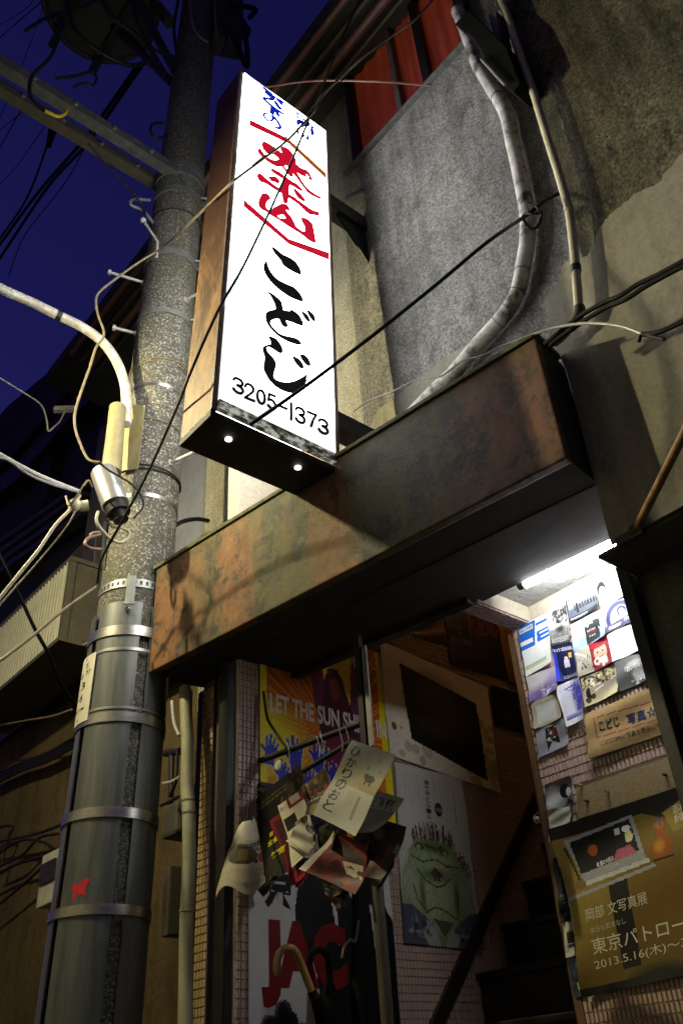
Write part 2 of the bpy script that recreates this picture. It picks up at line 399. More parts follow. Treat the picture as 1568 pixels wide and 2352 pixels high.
# cement repair along the foot of the panel
pp = [(840,1000),(868,940),(905,915),(960,868),(1030,815),(1075,790),(1090,800),(1000,885),(925,970),(842,1020)]
mk('cement_repair', prism([hy(x, y, YP-.006) for x, y in pp], (0, .005, 0)), M['patch'], bar, label='pale cement repair above the beam')
mk('window_sill', box((-2.19, YP-.03, Z(4.548)), (-1.17, YP+.09, Z(4.566))), M['galv_dull'], bar, bevel=.003)
win = mk('window', [box((-2.16, 2.235, Z(4.567)), (-2.10, 2.296, Z(5.62))), box((-1.24, 2.235, Z(4.567)), (-1.18, 2.296, Z(5.62))),
                    box((-2.10, 2.235, Z(4.567)), (-1.24, 2.296, Z(4.59)))], M['dark_metal'], bar, label='window with red lit curtains')
xm1 = hy(910, 258, YP)[0]; xm2 = hy(962, 150, YP)[0]
mk('mullion', box((xm1-.016, 2.232, Z(4.59)), (xm1+.016, 2.29, Z(5.62))), M['galv_dull'], win)
mk('mullion', box((xm2-.024, 2.236, Z(4.59)), (xm2+.024, 2.29, Z(5.62))), M['dark_metal'], win)
for a, b in ((-2.10, xm1-.017), (xm1+.017, xm2-.025), (xm2+.025, -1.24)):
    mk('curtain', sheet(lambda u, v: (a+(b-a)*u, 2.28+.006*math.sin(u*19+a*7), Z(4.59)+1.02*v), 24, 1), M['curtain'], win, smooth=True)
eave = mk('eave', box((-6.0, 1.88, Z(5.60)), (-.6, 2.9, Z(5.74))), M['dark_build'], bar, bevel=.01)
for k, (yy, zz, rr) in enumerate(((1.90, 5.56, .022), (2.0, 5.545, .018), (2.09, 5.55, .03), (2.15, 5.5, .014))):
    mk('eave_batten', cyl((-5.5, yy, Z(zz)), (-.9, yy, Z(zz)), rr, 8), M['brown_metal'] if k % 2 else M['red_wire'], eave)
mk('siding', [sheet(lambda u, v: (-4.75+.93*u, 2.36-.012*(1 if int(u*62) % 2 else 0), Z(2.2)+2.9*v), 124, 1),
              box((-4.75, 2.365, Z(2.2)), (-3.82, 2.40, Z(5.1)))], M['siding'], bar, label='grey ribbed metal siding')
# fascia beam
mid = (BL+BR)/2 - bn*.02 + up*.261
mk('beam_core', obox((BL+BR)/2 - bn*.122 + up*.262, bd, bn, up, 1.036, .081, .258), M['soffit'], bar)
mk('fascia_beam', obox(mid, bd, bn, up, 1.038, .02, .261), M['beam'], bar, bevel=.006, label='rust-brown and mossy fascia beam')
mk('fascia_lip', [obox((BL+BR)/2 + up*.533 - bn*.075, bd, bn, up, 1.05, .085, .0095)], M['moss_lip'], bar, bevel=.003)
sof = [BL-bn*.201, BR-bn*.201+bd*.03, np.array([-1.12, 2.40, Z(1.6)]), np.array([-1.12, 2.465, Z(1.6)]), np.array([-1.929, 2.409, Z(1.6)]), np.array([-3.122, 2.208, Z(1.6)])]
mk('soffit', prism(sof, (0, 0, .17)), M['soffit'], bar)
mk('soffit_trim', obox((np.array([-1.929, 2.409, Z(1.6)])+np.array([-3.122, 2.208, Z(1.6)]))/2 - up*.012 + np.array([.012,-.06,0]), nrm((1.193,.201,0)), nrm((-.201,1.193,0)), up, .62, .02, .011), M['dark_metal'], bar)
mk('ceiling', sheet(lambda u, v: (-1.885+.80*u, 2.36+.36*v, Z(1.66)), 2, 2), M['ceiling'], bar)
# stair well
swall = mk('stair_wall', box((XW-.1, 1.90, 0), (XW, 4.7, Z(3.4))), M['grout'], bar)
pwall = mk('poster_wall', box((-1.985, YB, 0), (-1.0, 4.7, Z(1.73))), M['grout'], bar)
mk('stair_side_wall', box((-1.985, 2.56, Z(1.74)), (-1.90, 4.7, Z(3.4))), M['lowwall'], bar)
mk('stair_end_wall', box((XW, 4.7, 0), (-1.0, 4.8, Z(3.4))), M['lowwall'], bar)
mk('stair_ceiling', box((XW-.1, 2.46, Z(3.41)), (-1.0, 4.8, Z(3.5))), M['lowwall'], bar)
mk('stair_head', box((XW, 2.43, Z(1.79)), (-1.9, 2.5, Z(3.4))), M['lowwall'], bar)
dst = mk('ceiling_edge', box((-1.982, 2.38, Z(1.592)), (-1.885, 2.699, Z(1.67))), M['grout'], bar)
mk('edge_strip', box((-2.012, YB-.004, 0), (-1.987, YB+.03, Z(1.59))), M['wood'], bar, label='brown wooden edge of the poster wall')
# stairs rising away from the street
pitch = .98
for k in range(11):
    y0 = 2.10 + k*.207; z0 = Z(-.58 + k*.203)
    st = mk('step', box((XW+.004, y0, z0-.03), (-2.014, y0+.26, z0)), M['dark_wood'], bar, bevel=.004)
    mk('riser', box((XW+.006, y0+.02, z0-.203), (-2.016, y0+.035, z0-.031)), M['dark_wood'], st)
ya, za = hx(1004, 2352, XW+.02)[1:], hx(1238, 1820, XW+.02)[1:]
dirS = nrm((0, za[0]-ya[0], za[1]-ya[1])); pS = np.array([XW+.014, (ya[0]+za[0])/2, (ya[1]+za[1])/2])
mk('stair_stringer', obox(pS, (1,0,0), dirS, np.cross((1,0,0), dirS), .012, 1.9, .028), M['dark_wood'], bar)

# tiles -----------------------------------------------------------------
def tile_mesh(name, w, h, d, axis, mat):
    i = .0022
    pts = [(-w/2,-h/2,0),(w/2,-h/2,0),(w/2,h/2,0),(-w/2,h/2,0),(-w/2+i,-h/2+i,d),(w/2-i,-h/2+i,d),(w/2-i,h/2-i,d),(-w/2+i,h/2-i,d)]
    f = [(0,1,5,4),(1,2,6,5),(2,3,7,6),(3,0,4,7),(4,5,6,7)]
    U, V, N = axis
    return [tuple(p[0]*np.array(U)+p[1]*np.array(V)+p[2]*np.array(N)) for p in pts], f
COVER = []      # (plane key, polygon in photo units) of things that hide tiles
def inpoly(x, y, poly):
    c = False; j = len(poly)-1
    for i in range(len(poly)):
        xi, yi = poly[i]; xj, yj = poly[j]
        if (yi > y) != (yj > y) and x < (xj-xi)*(y-yi)/(yj-yi)+xi: c = not c
        j = i
    return c
def tiles(parent, key, cells, pw, ph, axis, mat, d=.005, limit=300, name='tile'):
    g = tile_mesh(name, pw-.0022, ph-.0022, d, axis, mat)
    vis, rest = [], []
    for c in cells:
        x, y = proj(c)
        inside = -20 < x < PW+20 and -20 < y < PH+20
        cov = inside and any(k == key and inpoly(x, y, p) for k, p in COVER)
        if cov: continue
        dist = np.linalg.norm(np.array(c)-O)
        (vis if inside else rest).append((dist, c))
    vis.sort(key=lambda t: t[0])
    one = bpy.data.meshes.new(name); one.from_pydata([tuple(v) for v in g[0]], [], g[1]); one.materials.append(mat)
    for _, c in vis[:limit]:
        o = bpy.data.objects.new(name, one); link(o, parent, np.array(c) + np.array(axis[2])*.0008*random.random())
    more = [c for _, c in vis[limit:]] + [c for _, c in rest]
    if more:
        mk(name+'_field', [([tuple(np.array(p)+np.array(c)+np.array(axis[2])*.0008*random.random()) for p in g[0]], g[1]) for c in more], mat, parent, kind='stuff')

# ---- right-hand wall
rb = thing('rendered_wall_building', (-.2, 2.3, 0), 'stained olive-grey rendered wall with pale cement patch right of the beam', 'building')
xl = hy(1340, 1000, YR)[0]; zb = hy(1480, 1212, YR)[2]
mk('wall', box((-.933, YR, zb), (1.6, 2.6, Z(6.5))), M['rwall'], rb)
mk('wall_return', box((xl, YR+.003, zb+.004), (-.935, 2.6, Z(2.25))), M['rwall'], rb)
pc = [(1800,180),(1568,350),(1540,385),(1500,427),(1470,440),(1431,465),(1405,488),(1389,503),(1378,520),(1366,545),(1354,572),(1340,590),(1318,594),(1295,604),(1286,630),(1275,660),(1262,668),(1254,680),(1248,700),(1242,722),(1247,750),(1262,790),(1300,850),(1345,1030),(1380,1215),(1388,1266),(1480,1213),(1568,1161),(1900,990)]
rngp = random.Random(4)
pc2 = []
for i, (x, y) in enumerate(pc[:-1]):
    pc2.append((x, y)); x2, y2 = pc[i+1]
    if 0 < i < 22: pc2 += [(x+(x2-x)*t+rngp.uniform(-4,4), y+(y2-y)*t+rngp.uniform(-4,4)) for t in (.33,.66)]
pc2.append(pc[-1])
pw3 = [hy(x, y, YR-.012) for x, y in pc2]
pw3 = [np.array((max(p[0], xl-.005), p[1], max(p[2], zb-.003))) for p in pw3]
mk('cement_patch', prism(pw3, (0, .011, 0)), M['patch'], rb, label='pale smooth cement patch with ragged edge')
mk('lower_wall', box((-1.188, 2.33, 0), (1.6, 2.6, zb-.01)), M['lowwall'], rb)
mk('door_jamb', box((-1.232, 2.28, 0), (-1.190, 2.62, zb+.03)), M['dark_metal'], rb, bevel=.004)
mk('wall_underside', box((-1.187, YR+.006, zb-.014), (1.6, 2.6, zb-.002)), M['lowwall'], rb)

# ---- buildings on the left
lb = thing('dark_roofed_house', (-8, 3.2, 0), 'dark unlit house with slanting roof edge behind the pole', 'building')
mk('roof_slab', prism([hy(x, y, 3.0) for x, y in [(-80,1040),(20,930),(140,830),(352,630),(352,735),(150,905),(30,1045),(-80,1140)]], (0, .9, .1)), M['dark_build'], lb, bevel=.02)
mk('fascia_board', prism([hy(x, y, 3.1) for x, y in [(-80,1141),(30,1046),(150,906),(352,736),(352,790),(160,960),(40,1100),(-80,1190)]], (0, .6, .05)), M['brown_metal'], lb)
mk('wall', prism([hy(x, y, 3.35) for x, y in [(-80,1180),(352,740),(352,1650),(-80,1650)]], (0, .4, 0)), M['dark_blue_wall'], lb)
mk('wall_post', prism([hy(x, y, 3.2) for x, y in [(100,1010),(128,985),(105,1150),(78,1180)]], (0, .2, 0)), M['dark_build'], lb)
for k in range(4):
    mk('eave_strip', prism([hy(x, y-k*22, 3.05) for x, y in [(-60,1345),(190,1170),(190,1180),(-60,1357)]], (0, .15, 0)), M['brown_metal'], lb)
lw = thing('olive_wall_house', (-6, 2.6, 0), 'dim olive-brown rendered wall behind the pole, below the ribbed box', 'building')
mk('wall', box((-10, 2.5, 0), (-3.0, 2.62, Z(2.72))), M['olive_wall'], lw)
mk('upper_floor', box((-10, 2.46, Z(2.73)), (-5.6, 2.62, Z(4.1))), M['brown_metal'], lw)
bx0, bx1 = hy(-40, 1440, 2.0)[0], hy(152, 1380, 2.0)[0]
zt, zb2 = hy(160, 1288, 2.0)[2], hy(140, 1475, 2.0)[2]
rbx = thing('ribbed_sign_box', ((bx0+bx1)/2, 2.1, zb2), 'pale ribbed metal shop-sign box fixed to the olive wall', 'sign box')
mk('ribbed_face', [sheet(lambda u, v: (bx0+(bx1-bx0)*u, 2.0-.022*(1 if int(u*68+.01) % 2 else 0), zb2+.03+(zt-zb2-.06)*v), 136, 1)], M['ribbox'], rbx)
mk('casing', [box((bx0, 2.004, zb2+.02), (bx1+.02, 2.34, zt-.02)), box((bx0, 1.98, zt-.035), (bx1+.035, 2.36, zt)), box((bx0, 1.975, zb2), (bx1+.035, 2.36, zb2+.03)),
               box((bx1-.005, 1.98, zb2+.031), (bx1+.03, 2.03, zt-.036))], M['brown_metal'], rbx)
for k, (px, rr) in enumerate(((222, .024), (236, .018))):
    a = hy(px+6, 1200, 2.42); b = hy(px-12, 1505, 2.42)
    mk('downpipe', cyl(a, b, rr, 12), M['siding'], None, ['thicker grey vertical pipe between the ribbed box and the pole', 'thinner grey vertical pipe next to the concrete pole'][k], 'pipe', 'grey pipes beside the pole', smooth=True)
a = hy(236, 1000, 2.40)
mk('wall_channel', box((hy(200, 1200, 2.40)[0], 2.40, Z(3.2)), (hy(232, 1200, 2.40)[0], 2.46, Z(5.2))), M['brown_metal'], lw)

# ================================================================== SIGN
S = {'bl': np.array([-2.029, 1.258, Z(2.127)]), 'br': np.array([-2.029, 1.809, Z(2.127)]), 'tr': np.array([-2.029, 1.90, Z(4.499)]), 'tl': np.array([-2.029, 1.352, Z(4.49)])}
def sq(u, v, dx=0.0):
    a = S['bl']*(1-u)+S['br']*u; b = S['tl']*(1-u)+S['tr']*u
    p = a*(1-v)+b*v; return p + np.array([dx, 0, 0])
sign = thing('illuminated_sign', (-2.13, 1.55, Z(2.1)), 'tall backlit white projecting sign reading こどじ 3205-1373 with rusty side', 'shop sign')
TH = -.215
def ring(u0, u1, v0, v1, d0, d1):
    return prism([sq(u0, v0, d0), sq(u1, v0, d0), sq(u1, v1, d0), sq(u0, v1, d0)], (d1-d0, 0, 0))
mk('housing', ring(-.045, -.015, -.012, 1.008, -.012, TH), M['rust'], sign, label='rusty street-side panel of the sign', bevel=.003)
mk('housing_back', ring(1.015, 1.045, -.012, 1.008, -.012, TH), M['rust'], sign)
mk('housing_top', ring(-.014, 1.014, .997, 1.008, -.012, TH), M['sign_frame'], sign)
base = mk('housing_base', ring(-.044, 1.044, -.026, -.0125, -.004, TH-.004), M['black_under'], sign, bevel=.002)
mk('frame_edge', ring(-.047, -.004, -.013, 1.009, .004, -.0115), M['sign_frame'], sign, bevel=.002)
mk('frame_edge', ring(1.004, 1.047, -.013, 1.009, .004, -.0115), M['sign_frame'], sign, bevel=.002)
mk('lit_face', ring(-.003, 1.003, .0105, 1.004, .012, -.01), M['sign_face'], sign, bevel=.008, label='white lit acrylic face')
mk('lit_face', ring(-.003, 1.003, .0, 1.0, TH-.01, TH), M['sign_face'], sign, label='hidden far lit face')
mk('dirty_rim', ring(-.003, 1.003, -.011, .010, .013, -.008), M['grime'], sign, bevel=.004, label='mossy grime along the bottom edge')
mk('edge_flash', ring(-.044, -.016, -.0124, .02, -.0118, TH+.01), M['cream_pipe'], sign, label='cream flashing at the foot of the side')
for px, py in ((525, 1010), (684, 1075)):
    c = hz(px, py, S['bl'][2]-.069)
    mk('drain_hole', cyl(c, c+np.array([0,0,.004]), .0135, 16), M['hole_light'], base)
def on_sign(px, py, d): return hx(px, py, -2.029+d)
def fillpoly(pts3, thick):
    return prism(pts3, thick)
def c2(p): return (439.1+p[0]*.28005, 125.5+p[1]*.28005)     # notes taken on enlarged views of the photo
def c3(p): return (376.4+p[0]*.32008, 564.6+p[1]*.32008)
def sm2(pts, k=3):
    P = [np.array(p, float) for p in pts]; n = len(P); out = []
    for i in range(n):
        a, b, c, d = P[i-1], P[i], P[(i+1) % n], P[(i+2) % n]
        for j in range(k):
            t = j/k; out.append(.5*((2*b)+(-a+c)*t+(2*a-5*b+4*c-d)*t*t+(-a+3*b-3*c+d)*t**3))
    return out
def grow(pts, d):
    P = [np.array(p, float) for p in pts]; n = len(P)
    ar = sum(P[i][0]*P[(i+1) % n][1]-P[(i+1) % n][0]*P[i][1] for i in range(n)); sg = 1 if ar > 0 else -1
    out = []
    for i in range(n):
        t = P[(i+1) % n]-P[i-1]; L = math.hypot(*t) or 1
        out.append(P[i]+sg*d*np.array([t[1], -t[0]])/L)
    return out
def tri_fill(pts3, name, mat, parent, n=(1,0,0), th=.0012, label=None):
    bm = bmesh.new(); vs_ = [bm.verts.new(tuple(p)) for p in pts3]
    es = [bm.edges.new((vs_[i], vs_[(i+1) % len(vs_)])) for i in range(len(vs_))]
    bmesh.ops.triangle_fill(bm, use_beauty=True, edges=es, use_dissolve=False)
    bm.verts.index_update()
    V = [tuple(v.co) for v in bm.verts]; F = [tuple(v.index for v in f.verts) for f in bm.faces]; bm.free()
    return V, F
BLACK = [
 [(775,8),(812,30),(850,62),(912,92),(945,120),(970,155),(983,192),(978,204),(945,192),(900,168),(868,145),(852,128),(838,100),(798,55)],
 [(736,108),(742,135),(755,170),(778,205),(810,238),(850,262),(895,283),(930,298),(960,325),(985,360),(997,390),(985,397),(950,385),(900,362),(845,325),(790,278),(745,225),(722,180),(716,155),(722,130)],
 [(743,330),(765,338),(800,362),(832,390),(845,412),(850,440),(857,463),(885,468),(908,470),(910,458),(925,465),(960,490),(985,525),(998,558),(990,570),(960,562),(915,545),(875,535),(882,560),(890,575),(868,582),(850,568),(835,538),(825,522),(800,522),(775,530),(763,545),(765,565),(785,590),(820,625),(860,645),(905,655),(945,665),(975,685),(985,705),(965,708),(920,695),(865,672),(810,635),(765,590),(740,550),(730,510),(735,485),(755,468),(795,460),(803,450),(798,420),(782,385),(765,355)],
 [(987,468),(1005,478),(1030,500),(1045,530),(1045,545),(1030,538),(1010,515),(995,490)],
 [(1027,463),(1048,472),(1070,492),(1083,520),(1083,540),(1068,535),(1048,510),(1035,485)],
 [(750,650),(775,655),(805,670),(830,700),(848,735),(848,765),(830,768),(805,752),(785,740),(760,725),(745,724),(735,730),(737,748),(752,772),(780,800),(800,835),(800,870),(788,910),(785,940),(800,960),(835,975),(885,982),(940,972),(985,950),(1010,935),(1028,920),(1020,950),(1022,970),(1013,985),(1015,1005),(985,1020),(965,1035),(945,1055),(900,1052),(850,1035),(800,1005),(760,965),(730,915),(716,880),(720,845),(725,800),(715,765),(710,740),(720,722),(745,712),(768,706),(765,680)],
 [(925,797),(950,802),(975,820),(995,850),(1000,875),(985,880),(960,858),(940,830)],
 [(978,785),(1000,782),(1025,798),(1045,830),(1050,855),(1035,860),(1010,840),(990,812)]]
for P in BLACK:
    mk('black_brush_stroke', tri_fill([on_sign(*c3(p), .0145) for p in grow(sm2(P), 3.5)], 's', None, None), M['sign_black'], sign)
def zA(p): return (583.3+p[0]*.18201, 313.6+p[1]*.18201)
def zB(p): return (583.3+p[0]*.18201, 432.8+p[1]*.18201)
def zC(p): return (583.3+p[0]*.18201, 181.9+p[1]*.18201)
RED = [(zA, [(118,60),(160,78),(225,115),(290,165),(350,210),(357,195),(335,150),(345,127),(390,135),(440,165),(490,225),(530,300),(525,345),(570,385),(600,405),(660,425),(700,465),(715,505),(737,545),(720,552),(690,530),(640,500),(590,480),(545,450),(548,470),(600,560),(650,630),(710,690),(780,735),(850,770),(845,782),(810,778),(740,745),(680,705),(640,655),(590,590),(545,520),(505,475),(480,460),(495,485),(490,500),(460,505),(440,480),(420,470),(385,420),(350,375),(290,377),(230,350),(170,310),(110,265),(60,210),(52,175),(68,142),(85,165),(125,225),(175,265),(220,295),(270,305),(318,292),(300,260),(260,228),(200,220),(150,195),(115,150),(100,100)]),
 (zA, [(45,480),(65,465),(95,480),(150,530),(210,580),(265,622),(340,665),(330,700),(270,668),(200,620),(140,585),(95,575),(60,545),(42,505)]),
 (zA, [(228,395),(265,425),(320,450),(385,500),(440,540),(490,575),(540,600),(590,650),(615,672),(608,692),(560,668),(505,630),(455,605),(400,600),(360,560),(365,530),(300,490),(240,450),(215,425)]),
 (zA, [(360,540),(440,545),(445,615),(435,660),(440,700),(432,740),(430,790),(420,835),(400,848),(375,830),(362,770),(355,720),(325,695),(350,640),(368,590)]),
 (zA, [(182,503),(265,505),(300,530),(322,560),(315,585),(300,590),(265,572),(220,560),(195,530)]),
 (zA, [(500,665),(515,657),(560,700),(600,740),(640,795),(643,810),(630,818),(580,790),(540,750),(515,705)]),
 (zB, [(425,70),(450,82),(520,120),(560,155),(640,210),(720,270),(790,295),(812,290),(820,350),(790,340),(750,325),(705,325),(650,285),(580,215),(520,165),(450,120),(425,110)]),
 (zB, [(105,65),(150,60),(185,85),(210,125),(200,135),(165,160),(148,190),(145,220),(158,255),(190,280),(215,290),(250,243),(300,220),(350,193),(410,205),(440,240),(450,275),(440,280),(405,265),(398,275),(430,320),(470,365),(500,420),(525,480),(560,510),(610,545),(640,545),(648,525),(640,470),(610,420),(597,385),(600,367),(640,375),(690,400),(735,450),(750,520),(765,600),(778,680),(765,688),(740,675),(690,650),(630,600),(570,555),(500,515),(430,470),(370,430),(300,385),(230,345),(190,320),(150,285),(100,265),(65,225),(57,175),(75,120)])]
for k, (tr, P) in enumerate(RED):
    mk('red_brush_stroke', tri_fill([on_sign(*tr(p), .0145+.0002*k) for p in grow(P, 6)], 's', None, None), M['sign_red'], sign)
for tr, P in ((zA, [(380,372),(405,360),(430,385),(445,415),(430,420),(405,400)]), (zA, [(655,475),(670,478),(672,495),(695,508),(690,518),(660,500)]), (zB, [(292,345),(310,340),(345,356),(325,335),(375,335),(398,375),(385,380),(352,368),(340,378),(300,358)])):
    mk('counter_gap', tri_fill([on_sign(*tr(p), .0168) for p in P], 's', None, None), M['sign_face'], sign)
for P in ([(478,530),(798,688),(798,730),(478,580)], [(430,1185),(800,1510),(800,1555),(430,1245)], [(800,1510),(1132,1625),(1130,1685),(800,1555)]):
    mk('red_band', tri_fill([on_sign(*c2(p), .0145) for p in P], 's', None, None), M['sign_red'], sign)
mk('brown_band', tri_fill([on_sign(*c2(p), .0145) for p in [(798,688),(1108,975),(1105,1020),(798,730)]], 's', None, None), M['sign_brown'], sign)
BLUE = [[(190,240),(215,230),(225,200),(262,212),(258,255),(230,270),(200,262)], [(118,98),(180,148),(237,193),(230,207),(170,163),(116,110)], [(125,138),(160,163),(217,213),(205,226),(150,178)], [(103,212),(150,232),(195,243),(190,262),(140,247)],
 [(255,213),(300,246),(347,268),(378,300),(370,308),(335,286),(290,266)], [(300,272),(330,288),(363,325),(350,328),(320,304)], [(255,258),(278,280),(313,330),(348,370),(350,384),(322,380),(286,340),(260,297)], [(213,328),(260,358),(264,395),(247,462),(203,422)],
 [(105,230),(160,271),(260,355),(332,406),(388,444),(375,449),(300,410),(198,330),(108,243)], [(258,388),(302,420),(330,465),(320,477),(288,452)], [(110,445),(130,423),(170,428),(210,448),(242,480),(247,512),(225,530),(190,537),(158,517),(128,482)],
 [(213,453),(260,473),(307,530),(342,590),(347,622),(320,632),(280,620),(243,598),(290,606),(316,602),(314,580),(286,532),(248,492),(222,478)],
 [(528,410),(547,420),(573,455),(565,460),(538,434)], [(523,445),(547,460),(565,492),(551,490)], [(538,518),(577,503),(592,530),(562,562),(545,572),(538,545)], [(593,513),(625,538),(657,538),(662,577),(632,592),(620,612),(598,582)], [(663,528),(702,550),(692,602),(678,597)],
 [(543,600),(557,640),(568,690),(555,697),(538,650)], [(598,700),(620,693),(642,715),(620,737)], [(723,588),(763,600),(742,620),(753,680),(747,712),(723,702),(713,640)], [(678,678),(693,740),(692,772),(658,757)], [(688,768),(740,812),(730,817)], [(590,468),(663,538),(655,546)]]
for k, P in enumerate(BLUE):
    mk('blue_brush_stroke', tri_fill([on_sign(*zC(p), .0145+.0002*(k % 5)) for p in grow(P, 6.5)], 's', None, None), M['sign_blue'], sign)
mk('counter_gap', tri_fill([on_sign(*zC(p), .0168) for p in [(133,450),(165,439),(200,453),(222,480),(216,507),(190,517),(163,497)]], 's', None, None), M['sign_face'], sign)

# ---- text helper
GC = {}
def glyph(s, bold=.0):
    key = (s, bold)
    if key not in GC:
        cu = bpy.data.curves.new('t', 'FONT'); cu.body = s; cu.resolution_u = 3; cu.offset = bold
        o = bpy.data.objects.new('t', cu); COL.objects.link(o); bpy.context.view_layer.update()
        me = bpy.data.meshes.new_from_object(o.evaluated_get(bpy.context.evaluated_depsgraph_get()))
        V = np.array([v.co[:2] for v in me.vertices]) if len(me.vertices) else np.zeros((1, 2)); F = [tuple(p.vertices) for p in me.polygons]
        bpy.data.objects.remove(o); bpy.data.curves.remove(cu); bpy.data.meshes.remove(me)
        lo, hi = V.min(0), V.max(0)
        GC[key] = ((V-lo)/np.maximum(hi-lo, 1e-6), F)
    return GC[key]
def text_quad(s, q, bold=.0):            # q: TL, TR, BR, BL world points
    V, F = glyph(s, bold); TL, TR, BR_, BL_ = [np.array(p) for p in q]
    return [tuple((TL*(1-u)+TR*u)*v+(BL_*(1-u)+BR_*u)*(1-v)) for u, v in V], F
def sq4(pts, d): return [on_sign(*p, d) for p in pts]
dg = [(497,938,572,1072), (580,980,650,1115), (668,1025,727,1145), (745,1058,802,1180), None, (905,1125,922,1250), (945,1150,1012,1283), (1030,1190,1095,1310), (1110,1235,1178,1360)]
STK = {'3': [[(.04,.2),(.16,.06),(.42,.0),(.72,.04),(.9,.17),(.88,.33),(.7,.44),(.42,.47)], [(.42,.47),(.74,.51),(.94,.64),(.95,.8),(.78,.95),(.46,1),(.18,.95),(.02,.82)]],
 '2': [[(.05,.26),(.12,.1),(.36,.0),(.68,.03),(.9,.18),(.86,.38),(.6,.6),(.05,1)], [(.05,1),(.97,1)]], '0': [[(.5+.46*math.cos(t), .5+.5*math.sin(t)) for t in np.linspace(0, 2*math.pi, 15)]],
 '5': [[(.9,.0),(.2,.0)], [(.2,.0),(.1,.46)], [(.1,.46),(.4,.36),(.74,.42),(.94,.6),(.93,.8),(.74,.96),(.4,1),(.04,.86)]], '1': [[(.5,.0),(.5,1)]], '7': [[(.02,.0),(.96,.0)], [(.96,.0),(.62,.45),(.4,1)]], '-': [[(0,.5),(1,.5)]]}
for ch, r in zip('3205-1373', dg):
    if r is None: x0, y0, x1, y1, sl = 832, 1148, 880, 1172, 20
    else: x0, y0, x1, y1 = r; sl = (x1-x0)*.42
    hgt = (y1-y0)-sl
    gs = []
    for path in STK[ch]:
        P = [c3((x0+(x1-x0)*u, y0+sl*u+hgt*v)) for u, v in path]
        for (ax, ay), (bx_, by_) in zip(P[:-1], P[1:]):
            L = math.hypot(bx_-ax, by_-ay) or 1; nx, ny = -(by_-ay)/L*3.4, (bx_-ax)/L*3.4
            gs.append(([on_sign(ax+nx, ay+ny, .0145), on_sign(bx_+nx, by_+ny, .0145), on_sign(bx_-nx, by_-ny, .0145), on_sign(ax-nx, ay-ny, .0145)], [(0,1,2,3)]))
        for k, (ax, ay) in enumerate(P):
            gs.append(([on_sign(ax+3.4*math.cos(t), ay+3.4*math.sin(t), .0147) for t in np.linspace(0, 2*math.pi, 9)[:-1]], [tuple(range(8))]))
    mk('phone_digit', gs, M['sign_black'], sign)
# brackets to the wall
mk('bracket', [box((-2.15, 1.84, hx(790, 965, -2.06)[2]-.05), (-2.07, 2.29, hx(790, 965, -2.06)[2]+.05))], M['dark_metal'], sign, bevel=.004)
zu = hx(785, 470, -2.06)[2]
mk('bracket', [box((-2.15, 1.87, zu-.05), (-2.07, 2.29, zu+.05)), prism([(-2.10, 2.0, zu-.05), (-2.10, 2.28, zu-.05), (-2.10, 2.28, zu-.42)], (.012, 0, 0))], M['dark_metal'], sign)
mk('stay_wire', cyl(hx(772, 975, -2.06), hy(803, 1030, 2.25), .006, 6), M['black'], sign)

# ================================================================== LAMPS
lampP = np.array([-3.30, .20, Z(3.30)])
sl = thing('street_lamp', (-3.35, 1.45, Z(3.0)), 'weathered white curved street lamp arm leaving the concrete pole', 'street lamp')
armp = [(290,975,-3.22),(291,930,-3.24),(286,880,-3.28),(268,830,-3.32),(235,785,-3.35),(190,752,-3.36),(140,727,-3.36),(70,693,-3.36),(0,662,-3.35)]
ap = [hx(*p) for p in armp]
ap += [np.array([-3.34, .5, ap[-1][2]+.01]), np.array([-3.32, .3, ap[-1][2]-.03]), np.array([-3.31, .22, ap[-1][2]-.10])]
mk('arm', tube(smooth_path(ap, 6), .027, 14), M['arm'], sl, smooth=True)
mk('arm_clip', [tube([p+np.array([0,0,0]) for p in smooth_path(ap, 6)[36:38]], .031, 12)], M['dark_metal'], sl)
mk('lamp_hood', tube([lampP+np.array([0,0,.16]), lampP+np.array([0,0,.12]), lampP+np.array([0,0,-.055]), lampP+np.array([0,0,-.058])], [.04, .09, .17, .16], 20), M['arm'], sl, smooth=True)
mk('bulb', ball(lampP-np.array([0,0,.05]), .12, 16, 12, (.20,.20,1)), M['lamp_glow'], sl)
fl = thing('fluorescent_light', tuple(hz(1295, 1300, Z(1.58))), 'bare white fluorescent tube lit on the entrance ceiling', 'ceiling lamp')
tA, tB = hz(1204, 1341, Z(1.604)), hz(1398, 1258, Z(1.604)); tB = tA + (tB-tA)*1.5
td = nrm(tB-tA)
mk('tube', cyl(tA, tB, .0165, 16), M['tube'], fl, smooth=True)
mk('holder', cyl(tA-td*.028, tA-td*.001, .017, 12), M['brown_wire'], fl)
mk('batten', obox((tA+tB)/2+np.array([0,0,.034]), td, np.cross(up, td), up, .30, .012, .010), M['white_pipe'], fl)
sb = thing('stairwell_bulb', (-2.45, 3.9, Z(3.15)), 'small warm bulb high in the stairwell', 'ceiling lamp')
mk('bulb', ball((-2.45, 3.9, Z(3.2)), .035), M['stair_glow'], sb)
mk('socket', cyl((-2.45, 3.9, Z(3.24)), (-2.45, 3.9, Z(3.41)), .02), M['dark_metal'], sb)

